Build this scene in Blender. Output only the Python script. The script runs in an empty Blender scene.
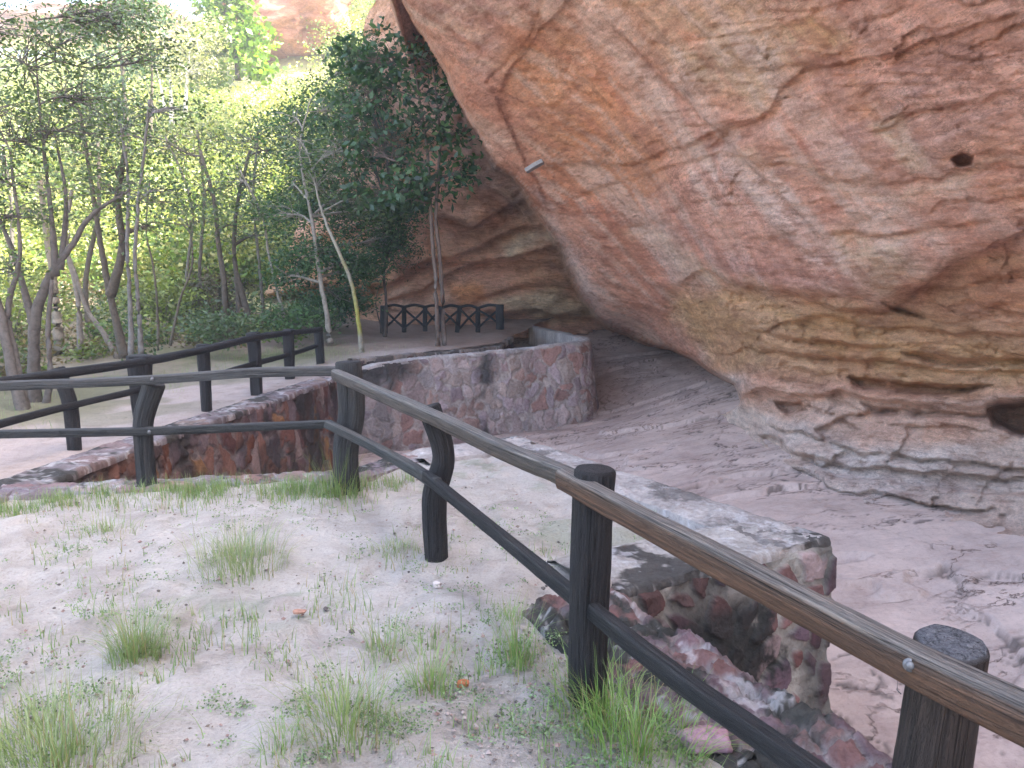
import bpy, math, random
import numpy as np
from mathutils import Vector
random.seed(7); RNG = np.random.default_rng(11)
S = bpy.context.scene
COL = S.collection
# ------------------------------------------------------------------ camera
F = 780.0; PITCH = math.radians(7.96); CZ = 1.6
cd = bpy.data.cameras.new('camera'); cam = bpy.data.objects.new('camera', cd); COL.objects.link(cam)
cd.sensor_width = 36; cd.lens = 36 * F / 1024; cd.clip_start = 0.05; cd.clip_end = 3000
cam.location = (0, 0, CZ); cam.rotation_euler = (math.pi / 2 - PITCH, 0, 0)
S.camera = cam
# ------------------------------------------------------------------ light
SUN_AZ = math.radians(100)      # compass style: 0 = +Y, 90 = +X
SUN_EL = math.radians(51)
w = bpy.data.worlds.new('World'); S.world = w; w.use_nodes = True
nt = w.node_tree; nt.nodes.clear()
sky = nt.nodes.new('ShaderNodeTexSky'); sky.sky_type = 'NISHITA'; sky.sun_disc = False
sky.sun_elevation = SUN_EL; sky.sun_rotation = SUN_AZ; sky.dust_density = 4.5; sky.air_density = .9; sky.ozone_density = .6
bg = nt.nodes.new('ShaderNodeBackground'); bg.inputs[1].default_value = 0.15
out = nt.nodes.new('ShaderNodeOutputWorld')
nt.links.new(sky.outputs[0], bg.inputs[0]); nt.links.new(bg.outputs[0], out.inputs[0])
sd = bpy.data.lights.new('sun', 'SUN'); sd.energy = 3.6; sd.angle = math.radians(0.53); sd.color = (1, .95, .86)
so = bpy.data.objects.new('sun', sd); COL.objects.link(so)
tosun = Vector((math.sin(SUN_AZ) * math.cos(SUN_EL), math.cos(SUN_AZ) * math.cos(SUN_EL), math.sin(SUN_EL)))
so.rotation_euler = tosun.to_track_quat('Z', 'Y').to_euler(); so.location = (20, -5, 40)
S.view_settings.view_transform = 'Standard'; S.view_settings.look = 'None'
S.view_settings.exposure = 3.0; S.view_settings.gamma = 1
S.view_settings.use_curve_mapping = False
S.cycles.max_bounces = 6; S.cycles.diffuse_bounces = 4; S.cycles.transparent_max_bounces = 6

# ------------------------------------------------------------------ maths
def P(px, py, Y):
    dx = (px - 512) / F; dy = (384 - py) / F
    fy = math.cos(PITCH) + dy * math.sin(PITCH); fz = -math.sin(PITCH) + dy * math.cos(PITCH)
    t = Y / fy
    return (dx * t, Y, CZ + fz * t)
def G(px, py, z):
    dx = (px - 512) / F; dy = (384 - py) / F
    fy = math.cos(PITCH) + dy * math.sin(PITCH); fz = -math.sin(PITCH) + dy * math.cos(PITCH)
    t = (z - CZ) / fz
    return (dx * t, fy * t, z)
def Parr(px, py, Y):
    dx = (px - 512) / F; dy = (384 - py) / F
    fy = math.cos(PITCH) + dy * math.sin(PITCH); fz = -math.sin(PITCH) + dy * math.cos(PITCH)
    t = Y / fy
    return np.stack([dx * t, Y + 0 * t, CZ + fz * t], -1)
def hsh(ix, iy, iz, seed=0):
    h = (ix.astype(np.int64) * 374761393 + iy.astype(np.int64) * 668265263 + iz.astype(np.int64) * 2147483647 + seed * 974711) & 0xffffffff
    h = ((h ^ (h >> 13)) * 1274126177) & 0xffffffff
    h = ((h ^ (h >> 16)) * 2246822519) & 0xffffffff
    h = h ^ (h >> 15)
    return (h & 0xffffff) / float(0xffffff)
def vnoise(p, seed=0):
    i = np.floor(p); f = p - i; u = f * f * f * (f * (f * 6 - 15) + 10)
    i = i.astype(np.int64); x, y, z = i[..., 0], i[..., 1], i[..., 2]
    r = 0
    for a in (0, 1):
        wx = u[..., 0] if a else 1 - u[..., 0]
        for b in (0, 1):
            wy = u[..., 1] if b else 1 - u[..., 1]
            for c in (0, 1):
                wz = u[..., 2] if c else 1 - u[..., 2]
                r = r + wx * wy * wz * hsh(x + a, y + b, z + c, seed)
    return r * 2 - 1
def fbm(p, scale=1.0, octs=5, seed=0, gain=.5):
    p = p * scale; r = 0; a = 1.0; n = 0
    for o in range(octs):
        r = r + a * vnoise(p + 17.3 * o, seed + o); n += a; a *= gain; p = p * 2.03
    return r / n * 1.6
def xyz(x, y, z=0):
    return np.stack([x, y, z + 0 * x], -1)
def smooth(a, b, x):
    t = np.clip((x - a) / (b - a), 0, 1); return t * t * (3 - 2 * t)
def rbf(pts, vals, q, lam=1e-3):
    """thin plate spline"""
    pts = np.array(pts, float); vals = np.array(vals, float)
    sc = np.ptp(pts, 0).max(); pn = pts / sc; qn = np.asarray(q, float) / sc
    def k(r2): return np.where(r2 > 1e-12, r2 * np.log(r2 + 1e-12), 0)
    n = len(pn); K = k(((pn[:, None] - pn[None]) ** 2).sum(-1)) + lam * np.eye(n)
    A = np.block([[K, np.c_[np.ones(n), pn]], [np.c_[np.ones(n), pn].T, np.zeros((3, 3))]])
    c = np.linalg.solve(A, np.r_[vals, 0, 0, 0])
    o = c[n] + qn[..., 0] * c[n + 1] + qn[..., 1] * c[n + 2]
    for i in range(n):
        o = o + c[i] * k(((qn - pn[i]) ** 2).sum(-1))
    return o
def sdf(poly, x, y):
    """signed distance to polygon, negative inside"""
    poly = np.array(poly, float); n = len(poly)
    d = np.full(x.shape, 1e18); ins = np.zeros(x.shape, bool)
    for i in range(n):
        a = poly[i]; b = poly[(i + 1) % n]; e = b - a
        wx = x - a[0]; wy = y - a[1]
        t = np.clip((wx * e[0] + wy * e[1]) / (e @ e + 1e-12), 0, 1)
        d = np.minimum(d, (wx - e[0] * t) ** 2 + (wy - e[1] * t) ** 2)
        c = (a[1] > y) != (b[1] > y)
        xi = a[0] + (y - a[1]) * (e[0]) / (e[1] if abs(e[1]) > 1e-12 else 1e-12)
        ins ^= c & (x < xi)
    d = np.sqrt(d); return np.where(ins, -d, d)
def linedist(pl, x, y):
    pl = np.array(pl, float); d = np.full(x.shape, 1e18); side = np.zeros(x.shape)
    for a, b in zip(pl[:-1], pl[1:]):
        e = b - a; wx = x - a[0]; wy = y - a[1]
        t = np.clip((wx * e[0] + wy * e[1]) / (e @ e), 0, 1)
        dd = (wx - e[0] * t) ** 2 + (wy - e[1] * t) ** 2
        s = e[0] * wy - e[1] * wx
        m = dd < d; d = np.where(m, dd, d); side = np.where(m, s, side)
    return np.sqrt(d), np.sign(side)
# ------------------------------------------------------------------ object helpers
def meta(o, label=None, cat=None, group=None, kind=None):
    if label: o['label'] = label
    if cat: o['category'] = cat
    if group: o['group'] = group
    if kind: o['kind'] = kind
    return o
def root(name, loc, label, cat, group=None):
    o = bpy.data.objects.new(name, None); COL.objects.link(o); o.location = loc; o.empty_display_size = .2
    return meta(o, label, cat, group)
def mk(name, V, Fc, mat, parent=None, col=None, smoothf=True):
    """V (n,3) world coords, Fc (m,k) int array; child coords are made local to the parent's place"""
    V = np.asarray(V, np.float32).reshape(-1, 3)
    if parent is not None: V = V - np.array(parent.location, np.float32)
    me = bpy.data.meshes.new(name)
    if isinstance(Fc, np.ndarray):
        m, k = Fc.shape
        me.vertices.add(len(V)); me.vertices.foreach_set('co', V.ravel())
        me.loops.add(m * k); me.loops.foreach_set('vertex_index', Fc.ravel().astype(np.int32))
        me.polygons.add(m); me.polygons.foreach_set('loop_start', np.arange(0, m * k, k, dtype=np.int32))
        me.polygons.foreach_set('loop_total', np.full(m, k, np.int32))
        me.update(calc_edges=True)
    else:
        me.from_pydata([tuple(v) for v in V], [], Fc)
    if smoothf: me.polygons.foreach_set('use_smooth', np.ones(len(me.polygons), bool))
    if col is not None:
        at = me.color_attributes.new('Col', 'FLOAT_COLOR', 'POINT')
        c = np.ones((len(V), 4), np.float32); c[:, :3] = np.asarray(col).reshape(-1, 3)
        at.data.foreach_set('color', c.ravel())
    me.materials.append(mat); me.validate()
    o = bpy.data.objects.new(name, me); COL.objects.link(o)
    if parent is not None: o.parent = parent
    return o
def gridfaces(h, w_, mask=None):
    i = np.arange(h * w_).reshape(h, w_)
    f = np.stack([i[:-1, :-1], i[:-1, 1:], i[1:, 1:], i[1:, :-1]], -1).reshape(-1, 4)
    if mask is not None: f = f[mask.ravel()]
    return f
class Geo:
    def __init__(s): s.V = []; s.F = []; s.C = []; s.n = 0
    def add(s, V, Fc, C=None):
        V = np.asarray(V, float).reshape(-1, 3)
        s.V.append(V); s.F += [tuple(int(i) + s.n for i in f) for f in Fc]; s.n += len(V)
        s.C.append(np.tile([.5, .5, .5], (len(V), 1)) if C is None else np.broadcast_to(np.asarray(C, float), (len(V), 3)))
    def build(s, name, mat, parent=None, sm=True):
        return mk(name, np.concatenate(s.V), s.F, mat, parent, np.concatenate(s.C), sm)
def sweep(pts, rads, n=8, prof=None, cap=True, jit=0.0, up=(0, 0, 1), colf=None, steps=1):
    """tube or profile swept along pts. prof: list of (a,b) unit offsets"""
    pts = [Vector(p) for p in pts]
    if prof is None: prof = [(math.cos(2 * math.pi * k / n), math.sin(2 * math.pi * k / n)) for k in range(n)]
    n = len(prof); V = []; Fc = []; C = []
    up = Vector(up)
    for i, p in enumerate(pts):
        t = (pts[min(i + 1, len(pts) - 1)] - pts[max(i - 1, 0)]).normalized()
        a = up.cross(t)
        if a.length < 1e-3: a = Vector((1, 0, 0)).cross(t)
        a.normalize(); b = t.cross(a)
        r = rads[i] if hasattr(rads, '__len__') else rads
        for k, (u, v) in enumerate(prof):
            q = p + (a * u + b * v) * r * (1 + jit * random.uniform(-1, 1))
            V.append(q)
    for i in range(len(pts) - 1):
        for k in range(n):
            Fc.append((i * n + k, i * n + (k + 1) % n, (i + 1) * n + (k + 1) % n, (i + 1) * n + k))
    if cap:
        Fc.append(tuple(range(n))[::-1]); Fc.append(tuple((len(pts) - 1) * n + k for k in range(n)))
    return V, Fc
def curve_pts(ctrl, n):
    """Catmull-Rom through control points (tuples of any length)"""
    c = np.array(ctrl, float); c = np.vstack([2 * c[0] - c[1], c, 2 * c[-1] - c[-2]])
    o = []
    for t in np.linspace(0, len(ctrl) - 1, n):
        i = min(int(t), len(ctrl) - 2); u = t - i; a, b, d, e = c[i:i + 4]
        o.append(.5 * (2 * b + (d - a) * u + (2 * a - 5 * b + 4 * d - e) * u * u + (3 * b - a - 3 * d + e) * u ** 3))
    return np.array(o)
# ------------------------------------------------------------------ materials
def newmat(name, rough=.9, spec=.25):
    m = bpy.data.materials.new(name); m.use_nodes = True; t = m.node_tree
    b = t.nodes['Principled BSDF']; b.inputs['Roughness'].default_value = rough
    b.inputs['Specular IOR Level'].default_value = spec
    return m, t, b
def N(t, typ, **kw):
    n = t.nodes.new(typ)
    for k, v in kw.items(): setattr(n, k, v)
    return n
def noise(t, scale, detail=6, rough=.6, vec=None, dist=0):
    n = N(t, 'ShaderNodeTexNoise'); n.inputs['Scale'].default_value = scale; n.inputs['Detail'].default_value = detail
    n.inputs['Roughness'].default_value = rough; n.inputs['Distortion'].default_value = dist
    if vec is not None: t.links.new(vec, n.inputs['Vector'])
    return n
def coords(t, scale=(1, 1, 1), rot=(0, 0, 0)):
    g = N(t, 'ShaderNodeNewGeometry'); mp = N(t, 'ShaderNodeMapping')
    mp.inputs['Scale'].default_value = scale; mp.inputs['Rotation'].default_value = rot
    t.links.new(g.outputs['Position'], mp.inputs['Vector']); return mp.outputs[0]
def ocoords(t, scale=(1, 1, 1), rot=(0, 0, 0)):
    g = N(t, 'ShaderNodeTexCoord'); mp = N(t, 'ShaderNodeMapping')
    mp.inputs['Scale'].default_value = scale; mp.inputs['Rotation'].default_value = rot
    t.links.new(g.outputs['Object'], mp.inputs['Vector']); return mp.outputs[0]
def ramp(t, fac, stops):
    r = N(t, 'ShaderNodeValToRGB'); e = r.color_ramp.elements
    while len(e) < len(stops): e.new(.5)
    for el, (p, c) in zip(e, stops):
        el.position = p; el.color = (*c, 1) if len(c) == 3 else c
    t.links.new(fac, r.inputs[0]); return r.outputs[0]
def mix(t, fac, a, b, mode='MIX'):
    m = N(t, 'ShaderNodeMix', data_type='RGBA', blend_type=mode)
    for s, v in ((m.inputs[0], fac), (m.inputs[6], a), (m.inputs[7], b)):
        if isinstance(v, (int, float)): s.default_value = v
        elif isinstance(v, tuple): s.default_value = (*v, 1)
        else: t.links.new(v, s)
    return m.outputs[2]
def attr(t): return N(t, 'ShaderNodeAttribute', attribute_name='Col').outputs['Color']
def math_(t, op, a, b=0.0):
    m = N(t, 'ShaderNodeMath', operation=op)
    for i, v in enumerate((a, b)):
        if isinstance(v, (int, float)): m.inputs[i].default_value = v
        else: t.links.new(v, m.inputs[i])
    return m.outputs[0]
def bump(t, b, height, dist=.02, strength=1.0, prev=None):
    n = N(t, 'ShaderNodeBump'); n.inputs['Distance'].default_value = dist; n.inputs['Strength'].default_value = strength
    t.links.new(height, n.inputs['Height'])
    if prev is not None: t.links.new(prev, n.inputs['Normal'])
    t.links.new(n.outputs[0], b.inputs['Normal']); return n.outputs[0]

def mat_rock():
    m, t, b = newmat('sandstone', .88, .2)
    c = attr(t)
    # bedding planes dipping to the right, two families, plus blotches
    v1 = coords(t, (.55, .55, 3.2), (math.radians(12), math.radians(18), 0))
    v2 = coords(t, (1.2, 1.2, 5.0), (math.radians(-8), math.radians(30), 0))
    n1 = noise(t, 1.4, 9, .68, v1, .35); n2 = noise(t, 3.2, 8, .7, v2, .3)
    n3 = noise(t, .9, 6, .6, coords(t)); n4 = noise(t, 26, 5, .7, coords(t))
    k1 = ramp(t, n1.outputs[0], [(.30, (.74, .66, .62)), (.47, (.98, .96, .95)), (.56, (1.05, 1.04, 1.02)), (.72, (1.28, 1.28, 1.28))])
    k2 = ramp(t, n2.outputs[0], [(.28, (.66, .55, .50)), (.5, (1, 1, 1)), (.74, (1.28, 1.25, 1.2))])
    k3 = ramp(t, n3.outputs[0], [(.3, (.92, .84, .80)), (.5, (1, 1, 1)), (.68, (1.08, 1.15, 1.22))])
    k4 = ramp(t, n4.outputs[0], [(.25, (.78, .76, .74)), (.55, (1.03, 1.03, 1.03)), (.8, (1.2, 1.2, 1.2))])
    c = mix(t, 1, c, k1, 'MULTIPLY'); c = mix(t, 1, c, k2, 'MULTIPLY'); c = mix(t, 1, c, k3, 'MULTIPLY'); c = mix(t, .8, c, k4, 'MULTIPLY')
    t.links.new(c, b.inputs['Base Color'])
    n6 = noise(t, 2.3, 10, .72, coords(t, (1, 1, 2.6), (math.radians(20), math.radians(-25), 0)), .5)
    rd = math_(t, 'ABSOLUTE', math_(t, 'SUBTRACT', n6.outputs[0], .5)); k6 = ramp(t, rd, [(0.0, (.40, .34, .32)), (.012, (.82, .80, .78)), (.035, (1, 1, 1)), (.5, (1, 1, 1))])
    msk = ramp(t, n3.outputs[0], [(.45, (0, 0, 0)), (.6, (1, 1, 1))]); c = mix(t, math_(t, 'MULTIPLY', msk, .75), c, mix(t, 1, c, k6, 'MULTIPLY'))
    sa = N(t, 'ShaderNodeAttribute', attribute_name='Streak'); sm = N(t, 'ShaderNodeMapping'); sm.inputs['Scale'].default_value = (.35, 5, 5); t.links.new(sa.outputs['Vector'], sm.inputs['Vector'])
    n8 = noise(t, 1.0, 9, .72, sm.outputs[0], .25); k8 = ramp(t, n8.outputs[0], [(.28, (.70, .60, .56)), (.45, (.97, .95, .94)), (.56, (1.05, 1.05, 1.04)), (.70, (1.32, 1.34, 1.36))]); c = mix(t, .75, c, k8, 'MULTIPLY')
    n7 = noise(t, 42, 6, .8, coords(t, (1, 1, 1.8))); k7 = ramp(t, n7.outputs[0], [(.3, (.52, .48, .46)), (.44, (.93, .92, .91)), (.55, (1.04, 1.04, 1.04)), (.68, (1.35, 1.36, 1.34))]); c = mix(t, .8, c, k7, 'MULTIPLY')
    t.links.new(c, b.inputs['Base Color'])
    p = bump(t, b, n1.outputs[0], .08, .9); p = bump(t, b, n8.outputs[0], .04, 1, p)
    p = bump(t, b, n2.outputs[0], .08, 1, p); p = bump(t, b, n7.outputs[0], .014, 1, p)
    v5 = coords(t, (1, 1, 2.2)); n5 = noise(t, 9, 8, .72, v5); bump(t, b, n5.outputs[0], .05, 1, p)
    return m
def mat_floor():
    m, t, b = newmat('rock_floor', .9, .2)
    c = attr(t)
    n1 = noise(t, 1.1, 8, .65, coords(t, (1, .55, 1), (0, 0, .5))); n2 = noise(t, 14, 6, .7, coords(t))
    k1 = ramp(t, n1.outputs[0], [(.3, (.80, .76, .76)), (.5, (1, 1, 1)), (.7, (1.13, 1.12, 1.1))])
    k2 = ramp(t, n2.outputs[0], [(.2, (.75, .74, .74)), (.5, (1, 1, 1)), (.8, (1.1, 1.1, 1.1))])
    c = mix(t, 1, c, k1, 'MULTIPLY'); c = mix(t, 1, c, k2, 'MULTIPLY')
    n3 = noise(t, .75, 9, .62, coords(t, (.7, 1.3, 1), (0, 0, .45)), .9); rd = math_(t, 'ABSOLUTE', math_(t, 'SUBTRACT', n3.outputs[0], .5))
    k3 = ramp(t, rd, [(0, (.28, .24, .22)), (.0035, (.6, .57, .55)), (.008, (1, 1, 1)), (1, (1, 1, 1))]); n4 = noise(t, .8, 4, .6, coords(t)); mk_ = ramp(t, n4.outputs[0], [(.44, (0, 0, 0)), (.54, (1, 1, 1))])
    c = mix(t, mk_, c, mix(t, 1, c, k3, 'MULTIPLY'))
    n5 = noise(t, 45, 5, .8, coords(t)); k5 = ramp(t, n5.outputs[0], [(.27, (.62, .60, .58)), (.42, (1, 1, 1)), (1, (1.05, 1.05, 1.05))]); c = mix(t, 1, c, k5, 'MULTIPLY')
    n6 = noise(t, 2.2, 8, .7, coords(t, (.5, 1.6, 1), (0, 0, .5)), .4); k6 = ramp(t, n6.outputs[0], [(.3, (.80, .75, .73)), (.45, (1, 1, 1)), (.7, (1.16, 1.15, 1.14))]); c = mix(t, .9, c, k6, 'MULTIPLY')
    t.links.new(c, b.inputs['Base Color'])
    p = bump(t, b, n6.outputs[0], .03, .8); p = bump(t, b, n5.outputs[0], .006, 1, p); p = bump(t, b, n1.outputs[0], .02, .8, p); p = bump(t, b, k3, .02, .6, p)
    return m
def mat_sand():
    m, t, b = newmat('sand', .95, .1)
    c = attr(t)
    n1 = noise(t, 3.0, 7, .65, coords(t)); n2 = noise(t, 55, 5, .75, coords(t)); n3 = noise(t, 9, 6, .7, coords(t))
    k1 = ramp(t, n1.outputs[0], [(.3, (.84, .82, .80)), (.5, (1, 1, 1)), (.7, (1.08, 1.07, 1.06))])
    k2 = ramp(t, n2.outputs[0], [(.25, (.5, .47, .45)), (.40, (.92, .92, .92)), (.7, (1.12, 1.12, 1.12))])
    k3 = ramp(t, n3.outputs[0], [(.27, (.70, .72, .66)), (.42, (1, 1, 1)), (.7, (1.04, 1.04, 1.04))])
    for k in (k1, k2, k3): c = mix(t, 1, c, k, 'MULTIPLY')
    t.links.new(c, b.inputs['Base Color'])
    p = bump(t, b, n3.outputs[0], .05, .9); bump(t, b, n2.outputs[0], .012, 1, p)
    return m
def mat_masonry():
    m, t, b = newmat('masonry', .85, .25)
    c = attr(t)
    n1 = noise(t, 22, 7, .7, coords(t)); n2 = noise(t, 4, 6, .6, coords(t))
    k1 = ramp(t, n1.outputs[0], [(.25, (.62, .6, .6)), (.5, (1, 1, 1)), (.75, (1.25, 1.25, 1.25))])
    k2 = ramp(t, n2.outputs[0], [(.3, (.8, .78, .78)), (.5, (1, 1, 1)), (.7, (1.15, 1.15, 1.15))])
    c = mix(t, 1, c, k1, 'MULTIPLY'); c = mix(t, 1, c, k2, 'MULTIPLY')
    t.links.new(c, b.inputs['Base Color']); bump(t, b, n1.outputs[0], .045, 1)
    return m
def mat_wood(name, tint, stretch=(7.5, 7.5, 1.3)):
    """grain runs along the UV-free object Z of the sweep: colour attribute r = along, used as coordinates"""
    m, t, b = newmat(name, .62, .35)
    a = N(t, 'ShaderNodeAttribute', attribute_name='Grain'); mp = N(t, 'ShaderNodeMapping'); mp.inputs['Scale'].default_value = stretch
    t.links.new(a.outputs['Vector'], mp.inputs['Vector'])
    n1 = noise(t, 1.6, 8, .7, mp.outputs[0], .6); n2 = noise(t, 9, 7, .75, mp.outputs[0], .2)
    k1 = ramp(t, n1.outputs[0], [(.32, (.28, .24, .22)), (.46, (.85, .82, .8)), (.55, (1.1, 1.05, 1)), (.7, (1.9, 1.7, 1.5))])
    k2 = ramp(t, n2.outputs[0], [(.3, (.5, .5, .5)), (.5, (1, 1, 1)), (.75, (1.35, 1.35, 1.35))])
    c = mix(t, 1, attr(t), k1, 'MULTIPLY'); c = mix(t, 1, c, k2, 'MULTIPLY'); c = mix(t, 1, c, tint, 'MULTIPLY')
    t.links.new(c, b.inputs['Base Color'])
    p = bump(t, b, n2.outputs[0], .012, 1); p = bump(t, b, n1.outputs[0], .016, 1, p)
    vo = N(t, 'ShaderNodeTexNoise'); vo.inputs['Scale'].default_value = 1.0; vo.inputs['Detail'].default_value = 3; m3 = N(t, 'ShaderNodeMapping'); m3.inputs['Scale'].default_value = (7, 7, .55); t.links.new(a.outputs['Vector'], m3.inputs['Vector']); t.links.new(m3.outputs[0], vo.inputs['Vector'])
    rg_ = math_(t, 'ABSOLUTE', math_(t, 'SUBTRACT', vo.outputs[0], .5)); ck = ramp(t, rg_, [(0, (.1, .1, .1)), (.012, (.9, .9, .9)), (.03, (1, 1, 1)), (1, (1, 1, 1))]); c = mix(t, 1, c, ck, 'MULTIPLY'); t.links.new(c, b.inputs['Base Color']); bump(t, b, ck, .01, 1, p)
    return m
def mat_leaf(name, trans=.35):
    m = bpy.data.materials.new(name); m.use_nodes = True; t = m.node_tree; t.nodes.clear()
    o = N(t, 'ShaderNodeOutputMaterial'); d = N(t, 'ShaderNodeBsdfDiffuse'); tr = N(t, 'ShaderNodeBsdfTranslucent')
    gl = N(t, 'ShaderNodeBsdfGlossy'); gl.inputs['Roughness'].default_value = .45
    mx = N(t, 'ShaderNodeMixShader'); mx.inputs[0].default_value = trans
    m2 = N(t, 'ShaderNodeMixShader'); m2.inputs[0].default_value = .05
    c = attr(t); t.links.new(c, d.inputs[0])
    c2 = mix(t, 1, c, (1.25, 1.3, .6), 'MULTIPLY'); t.links.new(c2, tr.inputs[0])
    t.links.new(d.outputs[0], mx.inputs[1]); t.links.new(tr.outputs[0], mx.inputs[2])
    t.links.new(mx.outputs[0], m2.inputs[1]); t.links.new(gl.outputs[0], m2.inputs[2])
    t.links.new(m2.outputs[0], o.inputs[0]); return m
def mat_plain(name, c=None, rough=.8, spec=.3, metal=0, bs=20, bd=.01):
    m, t, b = newmat(name, rough, spec); b.inputs['Metallic'].default_value = metal
    base = attr(t) if c is None else c
    n = noise(t, bs, 6, .65, coords(t))
    k = ramp(t, n.outputs[0], [(.3, (.65, .65, .65)), (.5, (1, 1, 1)), (.7, (1.25, 1.25, 1.25))])
    t.links.new(mix(t, 1, base, k, 'MULTIPLY'), b.inputs['Base Color'])
    bump(t, b, n.outputs[0], bd, .8); return m
M_ROCK = mat_rock(); M_FLOOR = mat_floor(); M_SAND = mat_sand(); M_MAS = mat_masonry()
M_WOOD = mat_wood('weathered_timber', (1, 1, 1)); M_LEAF = mat_leaf('leaf'); M_GRASS = mat_leaf('grass_blade', .3)
M_BARK = mat_plain('bark', None, .9, .15, 0, 14, .02); M_METAL = mat_plain('galvanised_metal', (.17, .17, .175), .6, .5, .6, 60, .001)
M_CHIP = mat_plain('loose_stone', None, .85, .2, 0, 40, .006)
M_HILL = mat_plain('hillside_soil', None, .95, .1, 0, 1.2, .2)

# ------------------------------------------------------------------ sandstone cliff (one body, front bulge + recessed back wall)
def build_cliff():
    step = 2.2
    px = np.r_[np.arange(255, 1060, step), np.arange(1060, 1500, 14)]
    py = np.r_[np.arange(-620, -30, 12), np.arange(-30, 560, step)]
    X, Y = np.meshgrid(px, py)
    bl = np.interp(Y[:, :1], [-620, 0, 30, 60, 100, 150, 240, 300, 560], [372, 374, 362, 352, 342, 326, 296, 262, 258]) + 5 * fbm(xyz(Y[:, :1] / 22., 0 * Y[:, :1]), 1, 4, 2)
    X = np.where(X < 480, bl + (X - 255) / 225. * (480 - bl), X)
    q = np.stack([X, Y], -1)
    wv = xyz(X / 40., Y / 40.)
    wx = X + 7 * fbm(wv, 1, 4, 3) ; wy = Y + 7 * fbm(wv, 1, 4, 9)
    # front face depths (px, py, depth)
    front = [(600, 330, 19.0), (560, 250, 17.6), (520, 180, 16.2), (480, 100, 14.6), (410, 0, 13.2), (340, -120, 11.6), (200, -400, 9.5),
             (620, 350, 20.5), (660, 362, 18.0), (700, 372, 14.6), (740, 392, 11.6), (800, 395, 10.2), (850, 400, 9.4), (930, 400, 8.6), (1024, 400, 7.9),
             (640, 250, 14.6), (700, 300, 12.8), (760, 330, 10.6), (850, 350, 9.3), (940, 350, 8.5), (1024, 350, 7.7),
             (600, 100, 12.4), (700, 200, 11.0), (800, 250, 9.4), (900, 250, 8.2), (1024, 250, 7.0),
             (560, 0, 11.2), (700, 0, 9.2), (850, 0, 7.4), (1024, 0, 5.9), (700, 100, 10.0), (850, 120, 8.0), (1024, 130, 6.4),
             (700, -250, 7.4), (1024, -250, 5.4), (700, -550, 6.6), (1024, -550, 5.0), (1450, 0, 4.6), (1450, 250, 5.0), (1450, -500, 4.6), (1450, 400, 5.4),
             (800, 440, 9.6), (760, 430, 10.9), (740, 420, 11.7), (900, 470, 8.1), (1024, 505, 7.15), (850, 540, 7.5), (1024, 560, 6.5), (700, 400, 14.2), (640, 370, 20), (700, 540, 9.5), (1450, 540, 4.5), (760, 460, 10.2)]
    fr = np.array(front); D = np.exp(rbf(fr[:, :2], np.log(fr[:, 2]), q, 2e-4))
    col = np.zeros(X.shape + (3,)); col[:] = (.50, .29, .225)
    def paint(poly, c, wdt=14, amt=1.0, warp=1.0, nz=0.0):
        nonlocal col
        d = sdf(poly, X + (wx - X) * warp, Y + (wy - Y) * warp)
        k = amt * (1 - smooth(-wdt, wdt, d))
        if nz: k = k * (1 - nz + nz * smooth(-.25, .3, fbm(xyz(X / 26., Y / 14.), 1, 4, int(poly[0][0]))))
        col = col * (1 - k[..., None]) + np.array(c) * k[..., None]
    def recess(poly, amt, wdt=3, warp=1.0):
        nonlocal D
        d = sdf(poly, X + (wx - X) * warp, Y + (wy - Y) * warp)
        D = D * (1 + amt * (1 - smooth(-wdt, wdt, d)))
    # ---- colour of the strata on the front bulge
    pk = (.50, .29, .225); cream = (.60, .47, .35); ochre = (.44, .275, .14); brown = (.33, .165, .09); pale = (.60, .47, .40); red = (.42, .165, .10); grey = (.44, .36, .34); orange = (.52, .25, .12); mauve = (.45, .29, .265)
    for k_ in range(46):      # streaks running down to the right and blotches
        r = random.Random(k_ * 5 + 1)
        x0 = r.uniform(420, 1100); y0 = r.uniform(-60, 330); L = r.uniform(50, 220); a = math.radians(r.choice([r.uniform(38, 58), r.uniform(5, 30), r.uniform(-28, -8)])); wd = r.uniform(5, 22)
        dx, dy = math.cos(a), math.sin(a)
        poly = [(x0 - dy * wd, y0 + dx * wd), (x0 + dx * L, y0 + dy * L), (x0 + dy * wd, y0 - dx * wd), (x0 - dx * 20, y0 - dy * 20)]
        paint(poly, r.choice([pk, cream, mauve, red, orange, grey, pk, red, orange]), 10, r.uniform(.35, .7), 1.8, .5)
    paint([(380, -40), (420, 0), (500, 120), (500, 40), (540, -40)], mauve, 18, .85)
    paint([(505, 30), (560, 20), (600, 60), (680, 160), (640, 200), (560, 190), (530, 120), (510, 90)], orange, 24, .75, 1, .3)
    paint([(560, -10), (610, 20), (700, 120), (800, 240), (780, 240), (690, 145), (590, 45)], (.50, .36, .31), 7, .85)
    paint([(600, -30), (760, -40), (840, 30), (790, 80), (760, 105), (700, 90), (640, 40)], (.47, .32, .21), 22, .8, 1, .3)
    paint([(700, 80), (760, 105), (775, 60), (750, 30), (700, 20)], (.55, .42, .31), 12, .6)
    paint([(660, 235), (700, 260), (768, 310), (745, 312), (690, 275), (640, 235)], cream, 5, .8)
    paint([(560, 175), (600, 190), (700, 300), (740, 370), (690, 360), (620, 290), (575, 220)], red, 20, .5, 1, .5)
    paint([(530, 190), (548, 200), (600, 300), (640, 335), (600, 330), (560, 260)], (.47, .35, .33), 6, .9)
    paint([(830, 230), (900, 240), (930, 285), (880, 300), (840, 270)], cream, 14, .8, 1, .4)
    paint([(870, 120), (900, 110), (930, 165), (910, 170), (885, 140)], (.52, .41, .31), 6, .6)
    paint([(1000, 20), (900, 40), (860, 90), (980, 60), (1030, 50)], (.45, .22, .15), 14, .6)
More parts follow.
